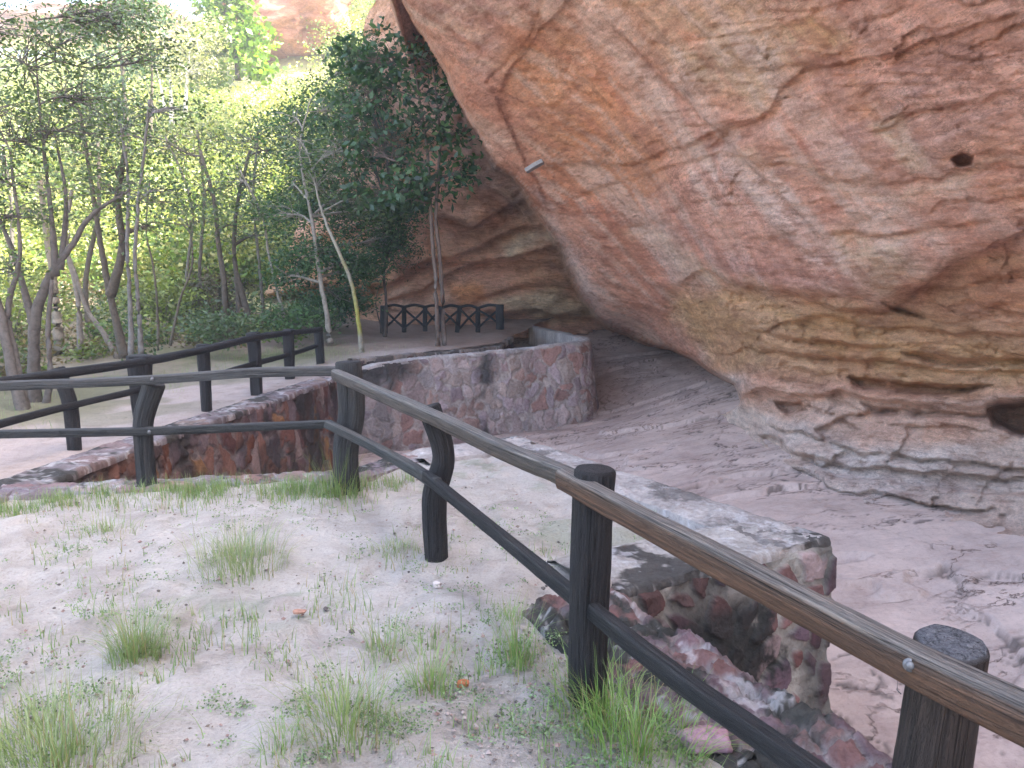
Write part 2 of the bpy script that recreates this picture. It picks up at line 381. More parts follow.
    paint([(640, 200), (760, 250), (860, 300), (740, 290), (650, 230)], mauve, 16, .5, 1, .4)
    # ---- ochre weathered band and ledges below
    och = [(676, 296), (700, 282), (745, 292), (800, 305), (862, 300), (915, 300), (952, 262), (985, 250), (1500, 240), (1500, 396), (960, 398), (860, 392), (760, 380), (735, 392), (700, 352), (672, 325)]
    paint(och, (.46, .28, .18), 16, 1.0, 1.6, .25)
    paint([(676, 300), (745, 292), (860, 312), (980, 330), (1060, 360), (1060, 385), (860, 378), (740, 365), (690, 340)], ochre, 14, .85, 1, .35)
    paint([(960, 270), (1500, 240), (1500, 320), (960, 315)], (.42, .22, .14), 10, .8, 1, .4)
    recess(och, .022, 13, 1.5)
    low = [(600, 345), (735, 372), (760, 386), (860, 398), (960, 400), (1500, 402), (1500, 600), (600, 600)]
    paint(low, (.66, .55, .505), 6, 1)
    paint([(738, 380), (860, 392), (980, 402), (1500, 404), (1500, 440), (985, 440), (870, 445), (800, 420), (745, 405)], (.55, .34, .25), 8, .9, 1, .3)
    paint([(640, 330), (700, 370), (738, 410), (700, 420), (640, 370)], (.50, .33, .24), 8, .9)
    paint([(700, 395), (760, 405), (790, 470), (720, 455)], (.62, .53, .48), 8, .7)
    recess([(735, 394), (765, 390), (860, 398), (960, 402), (1500, 405), (1500, 600), (600, 600), (700, 440)], .03, 4)
    # hollows and cavities
    recess([(986, 408), (1024, 404), (1100, 404), (1100, 432), (1020, 434), (992, 424)], .12, 4, .8)
    recess([(952, 159), (962, 154), (973, 158), (972, 166), (958, 167)], .05, 2, .2)
    recess([(783, 32), (812, 18), (842, 30), (825, 48), (770, 60)], .008, 6, 2); paint([(790, 34), (812, 20), (842, 32), (825, 46), (800, 48)], (.50, .38, .17), 12, .5, 2)
    for poly, a_ in [([(778, 400), (800, 400), (808, 408), (790, 412)], .03), ([(815, 428), (845, 420), (862, 428), (850, 436), (826, 440)], .022), ([(850, 378), (930, 382), (990, 386), (930, 392), (860, 388)], .03),
                     ([(880, 300), (930, 318), (900, 312)], .03), ([(758, 440), (776, 438), (790, 452), (860, 468), (1020, 480), (1100, 490), (1100, 500), (960, 492), (850, 478), (776, 456)], .025),
                     ([(860, 405), (985, 412), (985, 416), (870, 412)], .02), ([(900, 352), (1030, 358), (1030, 364), (930, 362)], .025), ([(780, 340), (900, 348), (850, 354)], .015)]:
        recess(poly, a_, 2.2, .7)
    # layered lips: recess everything BELOW each line a little so that the upper sheet overhangs
    def lip(pl, amt, reach, warp=1.0):
        nonlocal D
        d, s = linedist(pl, X + (wx - X) * warp, Y + (wy - Y) * warp)
        k = smooth(-1.5, 1.5, d * s) * (1 - smooth(0, reach, d))
        x0, x1 = min(p[0] for p in pl), max(p[0] for p in pl)
        k = k * smooth(x0 - 2, x0 + 25, X) * (1 - smooth(x1 - 25, x1 + 2, X))
        D = D * (1 + amt * k)
    lip([(672, 298), (700, 270), (740, 290), (790, 298), (850, 318), (905, 302), (945, 268), (990, 240), (1040, 225)], .018, 40)
    lip([(760, 112), (800, 70), (850, 62), (900, 52), (960, 28), (1030, 10)], .012, 30)
    lip([(700, 150), (750, 118), (785, 95), (790, 80)], .009, 24)
    lip([(560, 200), (640, 170), (720, 150), (800, 170), (900, 180), (1030, 165)], .008, 30)
    lip([(540, 170), (620, 160), (700, 140), (760, 110)], .012, 26)
    lip([(600, 15), (650, 60), (700, 110), (760, 170), (830, 250)], .012, 22)
    lip([(800, 300), (860, 300), (960, 290), (1030, 275)], .010, 20)
    lip([(740, 330), (830, 322), (930, 330), (1060, 335)], .012, 14); lip([(700, 348), (800, 356), (900, 362), (1060, 372)], .016, 14)
    lip([(560, 45), (600, 100), (620, 180), (680, 290), (720, 350)], .008, 26)
    lip([(760, 425), (800, 432), (870, 450), (960, 462), (1060, 478)], .018, 16)
    lip([(700, 440), (780, 470), (850, 490), (930, 505), (1000, 512)], .02, 12)
    lip([(820, 400), (880, 420), (1000, 428)], .010, 12); lip([(820, 240), (900, 230), (1000, 215)], .009, 18); lip([(860, 130), (940, 110), (1030, 90)], .009, 20)
    # deep crack where the thick upper sheet ends (upper left)
    flake = [(545, -60), (545, 0), (515, 30), (505, 55), (484, 68), (500, 95), (520, 130), (528, 160), (536, 175), (545, 205), (500, 200), (470, 120), (440, 60), (380, -60)]
    lip([(372, -60), (400, -30), (486, 78), (500, 90), (512, 66), (538, 28), (562, 8), (600, -60)][2:][::1], .009, 60, .5)
    lip([(484, 70), (500, 110), (520, 150), (534, 176), (560, 240)][::-1], .010, 30, .5)
    d_c, s_c = linedist([(484, 80), (505, 62), (530, 30), (548, -20)], wx, wy); D = D * (1 + .006 * (1 - smooth(0, 4, d_c)) * (Y < 84))
    # ---- recessed back wall
    back = [(260, 330, 26), (300, 330, 25), (400, 330, 23.8), (500, 325, 23.4), (600, 330, 24), (600, 200, 22), (500, 200, 21.6), (400, 200, 23), (300, 200, 26), (540, 215, 21.4), (560, 260, 22),
            (400, 60, 21.5), (480, 60, 18.5), (350, 60, 25), (300, 60, 30), (400, -150, 19), (300, -150, 26), (600, -150, 15), (400, -500, 17), (700, -500, 12), (450, 280, 22.8), (520, 280, 22.6), (255, 200, 29), (255, 100, 33), (700, 340, 24), (700, 400, 24), (500, 370, 23.6), (300, 400, 24.5), (255, 540, 24)]
    bk = np.array(back); DB = np.exp(rbf(bk[:, :2], np.log(bk[:, 2]), q, 2e-4))
    colF = col.copy(); col = np.zeros_like(colF); col[:] = (.46, .29, .215)
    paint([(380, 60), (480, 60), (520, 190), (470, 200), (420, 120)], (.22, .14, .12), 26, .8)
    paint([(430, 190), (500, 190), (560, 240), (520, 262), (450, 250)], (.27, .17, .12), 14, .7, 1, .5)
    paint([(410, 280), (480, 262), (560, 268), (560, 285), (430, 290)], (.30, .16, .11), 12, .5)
    paint([(500, 225), (560, 212), (600, 300), (520, 300)], (.38, .23, .14), 14, .5)
    paint([(500, 245), (555, 228), (560, 240), (505, 258)], (.68, .60, .48), 7, .95)
    paint([(490, 300), (560, 290), (600, 320), (540, 318)], (.66, .54, .38), 7, .9)
    paint([(455, 285), (485, 280), (490, 300), (460, 305)], (.50, .22, .08), 6, .7)
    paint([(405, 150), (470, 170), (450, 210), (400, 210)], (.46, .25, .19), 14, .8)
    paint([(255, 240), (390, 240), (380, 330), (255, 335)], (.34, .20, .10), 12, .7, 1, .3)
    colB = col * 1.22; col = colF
    Df = D; D = DB
    for pl, a_, r_ in [([(400, 262), (450, 262), (500, 235), (560, 222), (610, 212)], .035, 26), ([(380, 300), (430, 288), (480, 262), (560, 250), (610, 262)], .03, 22), ([(420, 215), (470, 228), (520, 205), (560, 200)], .04, 26),
                       ([(380, 285), (420, 262), (520, 262), (580, 268)], .02, 14), ([(430, 150), (470, 165), (500, 200), (540, 235)], .03, 24), ([(470, 320), (540, 312), (600, 322), (640, 330)], .04, 20), ([(470, 300), (520, 284), (600, 296)], .02, 14), ([(390, 130), (440, 140), (500, 120)], .03, 30), ([(260, 290), (320, 285), (400, 280)], .05, 30)]:
        lip(pl, a_, r_)
    # dark cave mouth below left
    d = sdf([(262, 338), (262, 300), (290, 292), (318, 296), (322, 338)], wx, wy); D = D + 3.0 * (1 - smooth(-6, 6, d))
    DB = D; D = Df
    # ---- silhouette (arris) of the front bulge: front is right of it and above the shelter roof line
    ar = [(-200, -620), (240, -300), (372, -40), (398, 0), (430, 50), (466, 120), (494, 168), (512, 178), (528, 206), (545, 225), (560, 250), (580, 296), (596, 318), (612, 331), (655, 347), (700, 366), (732, 384), (738, 400), (712, 412), (700, 425), (705, 600), (3000, 600), (3000, -620)]
    arw = 3.0
    sh = sdf(ar, X + (wx - X) * .45, Y + (wy - Y) * .45)
    kf = 1 - smooth(-5, 3, sh)
    D = np.where(kf > 0, np.exp(np.log(Df) * kf + np.log(DB) * (1 - kf)), DB)
    # rounded edge of the bulge
    D = D * (1 + .045 * np.exp(-np.clip(-sh, 0, 200) / 9.0) * (kf > .5) * smooth(0, 60, 380 - Y))
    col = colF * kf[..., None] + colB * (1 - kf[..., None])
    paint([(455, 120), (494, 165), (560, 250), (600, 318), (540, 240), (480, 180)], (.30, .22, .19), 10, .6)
    V = Parr(X, Y, D)
    # world-space roughness along the view depth
    sc = D / 10.0
    rot = np.array([[math.cos(.33), 0, -math.sin(.33)], [0, 1, 0], [math.sin(.33), 0, math.cos(.33)]])
    Q = V @ rot.T
    n_big = fbm(V, .45, 4, 21); n_st = fbm(Q * np.array([.35, .35, 2.4]), 1, 6, 5, .6); n_f = fbm(Q * np.array([1.6, 1.6, 5.0]), 1, 6, 8, .62)
    rid = (1 - np.abs(fbm(Q * np.array([.5, .5, 3.0]), 1, 5, 31))) ** 3
    amp = np.where(kf > .5, 1.0, 1.8)
    ochm = 1 - smooth(-10, 10, sdf(och, wx, wy))
    ledge = 1 - smooth(-10, 14, sdf(low, wx, wy))
    saw = (V[..., 2] * 5.2 + V[..., 0] * .35 + 1.4 * fbm(V * np.array([.8, .8, 1.6]), 1, 4, 44)); saw = saw - np.floor(saw)
    ridge2 = fbm(V * np.array([1.0, 1.0, 7.0]), 1, 5, 71, .6)
    dd = amp * (.13 * n_big + .05 * n_st + .03 * n_f - .03 * rid) + ochm * (.05 * saw + .07 * ridge2) + ledge * (.012 * saw + .02 * ridge2)
    # bedding cracks: thin sheets whose lower edge breaks away, in broken stretches
    def sheets(ph, sd_, A, msk, duty=.5):
        ph = ph + .55 * fbm(xyz(X / 70., Y / 45., sd_), 1, 5, 300 + sd_) ; fr = ph - np.floor(ph)
        m = smooth(.02, .45, fbm(xyz(X / 90., Y / 40., sd_ + .5), 1, 4, 320 + sd_)) * msk
        return A * m * (1 - fr) ** 2 * smooth(0, .05, fr)
    up_r = smooth(-40, 60, 290 - Y) * smooth(560, 700, X)
    dd = dd + sheets((Y + .38 * X) / 58., 1, .075, up_r) + sheets((Y + .22 * X) / 19., 2, .03, up_r) + sheets((Y - .95 * X) / 34., 3, .07, smooth(980, 650, X) * (kf > .5)) + sheets((Y - .10 * X) / 13., 4, .10, ochm) + sheets((Y - .16 * X) / 44., 5, .2, ledge) + sheets((Y - .30 * X) / 21., 6, .05, ledge) + sheets((X + .3 * Y) / 60., 9, .10, ledge)
    dd = dd + sheets((Y + .05 * X) / 12., 7, .045, (kf > .5) * 1.0) + sheets((Y + .3 * X) / 30., 8, .35, (kf < .5) * 1.0)
    pit = fbm(V * np.array([3.2, 3.2, 5.5]), 1, 4, 90); dd = dd + .07 * smooth(.42, .7, pit) * (.4 + .6 * ochm) + .05 * np.abs(fbm(V * np.array([2.2, 2.2, 4.5]), 1, 5, 95, .65))
    D2 = D + dd * (.55 + .45 * np.clip(sc, .6, 2))
    V = Parr(X, Y, D2)
    tv = np.array([2.8, -1.7, -3.7]); tv /= np.linalg.norm(tv); uv_ = np.cross(tv, [0, 1, 0]); uv_ /= np.linalg.norm(uv_); vv_ = np.cross(tv, uv_)
    SC = lambda A: np.stack([A @ tv, A @ uv_, A @ vv_], -1)
    sk = fbm(SC(V) * np.array([.22, 3.0, 3.0]), 1, 5, 140, .6) ; sk2 = fbm(SC(V) * np.array([.5, 9, 9]), 1, 4, 150, .6)
    fm = (smooth(1080, 820, X) * .75 + .25) * (kf > .5) * (1 - ochm) * (1 - ledge)
    up_ = (smooth(.05, .5, sk) * fm * .65)[..., None]; col = col * (1 - up_) + np.array([.60, .45, .39]) * up_
    dn_ = (smooth(-.05, -.5, sk) * fm * .55)[..., None]; col = col * (1 - dn_) + np.array([.42, .195, .135]) * dn_
    col = col * (1 + .14 * (sk2 * fm)[..., None])
    # tone varies with the strata noise and the finer noise
    col = col * (1 + .16 * n_st[..., None] + .16 * n_f[..., None])
    # extend: right side runs back past the camera, top goes up as a tall face
    H, W_ = X.shape
    ext = []
    last = V[:, -1]
    for k_, (dx_, dy_) in enumerate([(.25, -1.5), (.7, -4), (1.4, -8), (2.4, -14), (3.6, -24)]):
        e = last.copy(); e[:, 0] += dx_; e[:, 1] += dy_
        e += .5 * fbm(e, .3, 3, 50)[:, None] * np.array([1, 0, 0]); ext.append(e)
    V = np.concatenate([V, np.stack(ext, 1)], 1)
    col = np.concatenate([col, np.repeat(col[:, -1:], 5, 1)], 1)
    # left end: wrap back away from the viewer
    lf = []
    for dx_, dy_ in [(-.4, 14), (-.2, 6), (0, 2)]:
        e = V[:, 0].copy(); e[:, 0] += dx_; e[:, 1] += dy_; lf.append(e)
    V = np.concatenate([np.stack(lf, 1), V], 1); col = np.concatenate([np.repeat(col[:, :1], 3, 1), col], 1)
    top = V[0]
    up = []
    zt = 21.5 - 7.5 * smooth(9, 16, top[:, 1])  # unseen cliff top, height shaped for where its shadow falls
    for k_ in range(1, 9):
        u = k_ / 8
        e = top.copy(); z0 = e[:, 2]
        e[:, 2] = z0 + (np.maximum(zt, z0 + 1) - z0) * u
        e[:, 0] += 1.5 * u + .9 * fbm(e, .25, 3, 60); e[:, 1] += .6 * u * 3 * (e[:, 1] > 3) + .5 * fbm(e, .25, 3, 61)
        up.append(e)
    e = up[-1].copy(); e[:, 0] += 14; e[:, 1] += 6; e[:, 2] += 2; up.append(e)
    e = e.copy(); e[:, 2] = -3; up.append(e)          # back of the body, closes it behind
    V = np.concatenate([np.stack(up[::-1], 0), V], 0); col = np.concatenate([np.repeat(col[:1], len(up), 0), col], 0)
    col = col * np.array([1.05, 1.0, .93]) * 1.42; col = col * .93 + .07 * col.mean(-1, keepdims=True); col = col / np.maximum(1, col.max(-1, keepdims=True) / .76)
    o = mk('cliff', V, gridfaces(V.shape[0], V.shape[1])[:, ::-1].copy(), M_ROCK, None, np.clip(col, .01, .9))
    at = o.data.attributes.new('Streak', 'FLOAT_VECTOR', 'POINT'); at.data.foreach_set('vector', SC(V).astype(np.float32).ravel())
    build_cliff.XYD = (X, Y, D2)
    meta(o, 'towering pink and ochre sandstone cliff overhanging the rock floor on the right', None, None, 'structure')
    return o
build_cliff()

# ------------------------------------------------------------------ rock floor of the shelter
FLOORP = [(850, 745, 4.7), (1024, 768, 4.55), (1200, 768, 4.2), (1024, 510, 7.6), (900, 480, 8.7), (800, 450, 10.4), (740, 424, 12.2), (700, 396, 15), (640, 362, 20.5), (600, 345, 23.5), (540, 330, 24.5),
          (602, 417, 17.6), (560, 440, 14.6), (640, 460, 11.6), (700, 480, 9.8), (800, 520, 7.9), (850, 620, 6.0), (850, 700, 5.1), (1024, 640, 5.6), (1300, 560, 5.6)]
_fp = np.array([P(*a) for a in FLOORP] + [(-3, 6, -1.7), (-3, 13, -1.8), (6, 0, -1.2), (2, 0, -1.4), (0, 10, -1.7)])
def floorz(x, y): return rbf(_fp[:, :2], _fp[:, 2], np.stack([x, y], -1), 2e-3)
def build_floor():
    xs = np.r_[np.arange(-4.2, 0, .08), np.arange(0, 8, .03), np.arange(8, 13, .1)]; ys = np.r_[np.arange(-6, 3, .3), np.arange(3, 12, .03), np.arange(12, 30, .06)]
    X, Y = np.meshgrid(xs, ys); Z = floorz(X, Y)
    p = xyz(X, Y)
    wxx = p + .35 * np.stack([fbm(p, .8, 4, 1), fbm(p, .8, 4, 2), 0 * X], -1)
    Z = Z + .06 * fbm(wxx * np.array([.4, .6, 1]), 1, 4, 3) + .012 * fbm(p, 3, 4, 4)
    # stepped sheets
    st = (.55 * X + 1.0 * Y) * .30 + 1.0 * fbm(p * np.array([.3, .5, 1]), 1, 6, 15)
    fr = st - np.floor(st); Z = Z + .06 * (smooth(.0, .03, fr) - fr)
    # cracks
    c1 = np.abs(fbm(wxx * np.array([.45, .8, 1]), 1, 5, 23)); crack = 1 - smooth(0, .024, c1)
    c1b = np.abs(fbm(wxx * np.array([.9, .7, 1]) + 9, 1, 4, 27)); crack = np.maximum(crack, (1 - smooth(0, .026, c1b)) * smooth(.0, .2, fbm(p, .5, 2, 40)))
    for k_, (sx_, sy_, th_) in enumerate([(.5, 1.5, .035), (.35, 2.2, .03)]):
        ck_ = (1 - smooth(0, th_, np.abs(fbm(wxx * np.array([sx_, sy_, 1]) + 5 * k_, 1, 5, 130 + k_)))) * smooth(.0, .25, fbm(p, .6, 3, 140 + k_)); crack = np.maximum(crack, ck_)
    crack = np.maximum(crack, .8 * (1 - smooth(.0, .03, fr)) * smooth(-.1, .2, fbm(p, .7, 2, 41)))
    Z = Z - .012 * crack + .006 * np.abs(fbm(wxx * np.array([1.2, 2.4, 1]), 1, 5, 155))
    base = np.array([.49, .39, .345]) + 0 * X[..., None]
    m = smooth(-.3, .4, fbm(p, .35, 4, 33))[..., None]; base = base * (1 - m * .5) + np.array([.47, .36, .31]) * m * .5
    base = base * (1 - .68 * crack[..., None]) * (1 + .10 * fbm(p, 1.7, 4, 35)[..., None])
    red = np.exp(-((X - 1.9) ** 2 / 1.6 + (Y - 20.5) ** 2 / 12))[..., None]; base = base * (1 - .45 * red) + np.array([.35, .20, .14]) * .45 * red
    o = mk('rock_floor', xyz(X, Y, Z), gridfaces(*X.shape), M_FLOOR, None, np.clip(base, .02, .8)); meta(o, None, None, None, 'structure')
build_floor()
g = mk('ground', [(-400, -300, -3.2), (400, -300, -3.2), (400, 600, -3.2), (-400, 600, -3.2)], [(0, 1, 2, 3)], M_HILL, None, [(.3, .24, .18)] * 4); meta(g, None, None, None, 'structure')

# ------------------------------------------------------------------ sand platform we stand on
PLAT = [(-5.6, 5.0), (-3.75, 5.95), (-1.35, 6.25), (-.85, 7.0), (.05, 7.56), (1.9, 4.57), (.47, 3.75), (1.13, 2.53), (1.6, 1.3), (2.1, -3.0)]
def platz(x, y):
    p = xyz(x, y)
    return .05 * fbm(p, .5, 4, 71) + .012 * fbm(p, 3, 4, 72) - .05 * smooth(4.4, 6.5, y) * smooth(-1.5, -4, x)
def build_platform():
    xs = np.arange(-9, 2.3, .03); ys = np.arange(-3, 8, .03)
    X, Y = np.meshgrid(xs, ys); p = xyz(X, Y)
    Z = platz(X, Y)
    foot = fbm(p, 6, 3, 73); Z = Z + .016 * foot - .02 * smooth(.35, .6, fbm(p, 4.2, 2, 85))
    d = sdf(PLAT + [(-9.5, -3), (-9.5, 3.0)], X, Y)
    Z = Z + .02 * fbm(p, 1.6, 4, 79) - .04 * (1 - smooth(0, .12, -d - .35))
    cx = (X[:-1, :-1] + X[1:, 1:]) / 2; cy = (Y[:-1, :-1] + Y[1:, 1:]) / 2
    mask = sdf(PLAT + [(-9.5, -3), (-9.5, 3.0)], cx, cy) < -.10
    c = np.array([.46, .42, .38]) + 0 * X[..., None]
    grn = smooth(.12, .5, fbm(p, .8, 4, 77)) * smooth(.0, .45, fbm(p, 9, 3, 78)); grn = grn[..., None] * .45
    c = c * (1 - grn) + np.array([.20, .25, .16]) * grn
    drk = (smooth(.15, .6, fbm(p, 1.2, 4, 80)) * smooth(.0, .5, fbm(p, 7, 4, 81)))[..., None] * .35; c = c * (1 - drk) + np.array([.25, .21, .19]) * drk
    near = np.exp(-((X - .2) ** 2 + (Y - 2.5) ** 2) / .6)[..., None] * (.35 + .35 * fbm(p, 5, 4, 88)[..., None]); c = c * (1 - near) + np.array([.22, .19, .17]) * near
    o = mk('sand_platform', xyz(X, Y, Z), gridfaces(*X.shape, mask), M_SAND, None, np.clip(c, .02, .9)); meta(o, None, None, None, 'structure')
build_platform()

# ------------------------------------------------------------------ masonry walls
PAL = np.array([(.33, .17, .16), (.28, .12, .13), (.42, .25, .20), (.24, .17, .20), (.45, .33, .28), (.36, .15, .09), (.40, .30, .29), (.48, .26, .18), (.22, .14, .15), (.38, .36, .36)])
def worley(u, v, seed=0):
    iu = np.floor(u); iv = np.floor(v); f1 = np.full(u.shape, 9.); f2 = np.full(u.shape, 9.); idd = np.zeros(u.shape)
    for a in (-1, 0, 1):
        for b in (-1, 0, 1):
            cu = iu + a; cv = iv + b; z = 0 * cu
            jx = hsh(cu, cv, z, seed + 1); jy = hsh(cu, cv, z, seed + 2)
            dx = np.abs(cu + .12 + .76 * jx - u); dy = np.abs(cv + .12 + .76 * jy - v)
            d = (dx ** 2.6 + dy ** 2.6) ** (1 / 2.6)
            new = d < f1; f2 = np.where(new, f1, np.minimum(f2, d)); idd = np.where(new, hsh(cu, cv, z, seed + 3), idd); f1 = np.minimum(f1, d)
    return f1, f2 - f1, idd
def masonry(name, label, path, drop, side=1, size=.22, asp=1.2, batter=.08, wid=.38, res=.02, seed=0, pal=PAL, mortar=(.50, .46, .42), cap=(.40, .37, .36), moss=.25, mossy=None, backdrop=.5, capmort=.45, capsize=.3, relief=.03, crisp=0.0, capdark=0.3, joint=.07, capamp=1.0, rim=.10, lip_=.025):
    path = np.array(path, float); seg = np.linalg.norm(np.diff(path[:, :2], axis=0), axis=1); cum = np.r_[0, np.cumsum(seg)]
    s = [0.0]
    for i, L in enumerate(seg):
        n = max(2, int(L / res)); s += list(cum[i] + L * (np.arange(1, n + 1)) / n)
    s = np.array(s); pos = np.stack([np.interp(s, cum, path[:, k]) for k in range(3)], -1)
    # mitred normals
    nrm = []
    tn = [np.array([-(b - a)[1], (b - a)[0]]) / np.linalg.norm((b - a)[:2]) * side for a, b in zip(path[:-1], path[1:])]
    sm = .03
    for si in s:
        i = np.searchsorted(cum, si, side='right') - 1; i = min(max(i, 0), len(tn) - 1)
        n_ = tn[i]
        if i > 0 and abs(si - cum[i]) < 1e-6:
            n_ = tn[i - 1] + tn[i]; n_ = n_ / np.linalg.norm(n_); n_ = n_ / max(.5, n_ @ tn[i])
        nrm.append(n_)
    nrm = np.array(nrm)
    dr = drop if np.ndim(drop) else [drop] * len(path)
    drs = np.interp(s, cum, dr)
    nz = max(4, int(max(dr) / res)); T = np.linspace(1, 0, nz)      # 1 = foot, 0 = top
    SS, TT = np.meshgrid(s, T); DR = drs[None] * TT
    wob = xyz(SS, DR, seed * 3.1)
    u = SS / size + .5 * fbm(wob, 2.5, 3, seed); v = DR / (size * asp) + .5 * fbm(wob, 2.5, 3, seed + 5)
    f1, ed, idd = worley(u, v, seed)
    stone = smooth(joint, joint + .10, ed + .11 * fbm(wob, 9, 4, seed + 8)) * smooth(-.75, -.5, fbm(wob, 4, 3, seed + 9) + .35 * (idd - .5) * 2 * (joint > .1) + .1)
    off = batter * TT * drs[None] + relief * stone * (1 + .5 * (idd - .5)) + .012 * fbm(wob, 9, 4, seed + 2) + .03 * fbm(wob, 1.2, 3, seed + 4)
    off = off * smooth(0, .05, DR + .005) + 0
    V = np.zeros(SS.shape + (3,)); V[..., :2] = pos[None, :, :2] + nrm[None] * off[..., None]; V[..., 2] = pos[None, :, 2] - DR
    ci = pal[(idd * 997).astype(int) % len(pal)]
    c = ci * (.8 + .5 * hsh((idd * 9999).astype(int), 0 * idd, 0 * idd, 5))[..., None]
    c = c * stone[..., None] + np.array(mortar) * (1 - stone[..., None]) * (1 + .25 * fbm(wob, 6, 3, seed + 12))[..., None]
    st = smooth(.05, .45, fbm(wob * np.array([1.3, .7, 1]), 1.5, 4, seed + 20)) * moss
    if mossy is not None: st = np.maximum(st, mossy(SS, DR, wob))
    st = np.clip(st, 0, .95)[..., None]; c = c * (1 - st) + np.array([.035, .037, .035]) * st
    # middle of the walls
    r = root(name, tuple(path[0]), label, 'wall')
    fl = gridfaces(*SS.shape)
    if side < 0: fl = fl[:, ::-1].copy()
    mk('stone_face', V, fl, M_MAS, r, np.clip(c, .01, .85))
    # coping
    Wt = np.r_[-1.0, -1.0, np.linspace(0, 1, max(6, int(wid / res))), 1.0]
    kinds = np.r_[-rim, -rim * .3, np.zeros(len(Wt) - 3), -backdrop]
    SS2, WW = np.meshgrid(s, np.arange(len(Wt))); ow = Wt[WW]; dz = kinds[WW]
    offs = np.where(ow < 0, lip_ + .012, lip_ - (wid + lip_) * np.clip(ow, 0, 1))
    wob2 = xyz(SS2, offs * 1.0, seed + .5)
    u = SS2 / capsize + .4 * fbm(wob2, 2, 3, seed + 30); v = offs / capsize + .4 * fbm(wob2, 2, 3, seed + 31)
    f1, ed, idd = worley(u, v, seed + 50); stn = smooth(.05, .16, ed)
    hgt = .02 + .018 * capamp * stn * (1 - capmort) + .022 * capamp * fbm(wob2, 3, 4, seed + 32) + .016 * capamp * fbm(wob2, 11, 4, seed + 33, .65)
    edge = np.minimum(smooth(-.005, .06, lip_ + .03 - offs), smooth(0, .08, offs + wid))
    offs2 = offs + .03 * fbm(wob2 * np.array([1, 0, 1]), 3.5, 4, seed + 35) * (ow <= 1e-3)
    V2 = np.zeros(SS2.shape + (3,)); V2[..., :2] = pos[None, :, :2] + nrm[None] * offs2[..., None]
    V2[..., 2] = pos[None, :, 2] + np.where(dz < 0, dz, hgt * (.3 + .7 * edge))
    cs = pal[(idd * 997).astype(int) % len(pal)] * .9
    cc = np.array(cap) * (1 + .25 * fbm(wob2, 3, 4, seed + 36))[..., None]
    k = (stn * (1 - capmort))[..., None]; cc = cc * (1 - k) + cs * k
    dk = (smooth(.0, .3, fbm(wob2, 2.6, 6, seed + 38, .65)) * capdark * 1.2)[..., None]; cc = cc * (1 - dk) + np.array([.07, .065, .06]) * dk
    wh = (smooth(.25, .45, fbm(wob2, 7, 5, seed + 39, .65)) * .5)[..., None]; cc = cc * (1 - wh) + np.array([.62, .60, .60]) * wh
    fl = gridfaces(*SS2.shape)
    if side < 0: fl = fl[:, ::-1].copy()
    mk('coping', V2, fl, M_MAS, r, np.clip(cc, .01, .85))
    return r
PURP = np.array([(.15, .075, .09), (.20, .11, .125), (.15, .10, .12), (.22, .12, .11), (.20, .125, .14), (.33, .25, .24), (.22, .10, .09)])
def moss_near(s, d, wob):
    # black algae on the inward corner of the pier (arc length about 0.45..1.1 m from the corner)
    return .95 * smooth(-.25, .12, np.exp(-((s - .86) ** 2) / .12) - .45 + .55 * fbm(wob, 5, 6, 91, .65)) * smooth(.05, .3, d)
masonry('pier_wall', 'near masonry pier with purple stones and black algae below the wooden rail', [(1.93, 4.57, .0), (.47, 3.74, .0)], 1.75, 1, .21, 1.15, .09, .55, .009, 3, PURP, (.42, .39, .34), (.40, .37, .34), .6, moss_near, .3, .95, .4, .028, capdark=.8, joint=.20, capamp=.6, rim=.03, lip_=.008)
masonry('retaining_wall', 'pale topped retaining wall edging the sand platform beyond the middle posts', [(-1.0, 6.85, -.02), (-.85, 7.0, .0), (.05, 7.56, .0), (1.9, 4.57, .0)], 1.75, 1, .24, 1.1, .05, .42, .015, 5, PURP, (.50, .46, .42), (.44, .40, .375), .2, None, .3, .95, .4, capdark=.55, capamp=.6, rim=.05, lip_=.01)
masonry('rubble_wall', 'rough rubble topped wall along the sand edge under the near wooden rail', [(.47, 3.75, .0), (.8, 3.14, .0), (1.13, 2.53, .0), (1.6, 1.3, .0), (2.1, -3, .0)], 1.4, 1, .2, 1.1, .05, .48, .012, 8, PURP, (.45, .43, .40), (.30, .27, .265), .35, None, .3, .15, .12, .03, capdark=.9, capamp=1.7)
masonry('kerb_wall', 'low dark kerb of rough stone behind the grass strip at the left', [(-4.0, 5.93, -.06), (-2.6, 6.07, -.03), (-1.35, 6.25, -.02), (-1.0, 6.85, -.02)], .9, 1, .24, 1.0, .05, .26, .015, 12, PAL, (.33, .30, .29), (.27, .25, .26), .5, None, .25, .4, .3, capdark=.9)
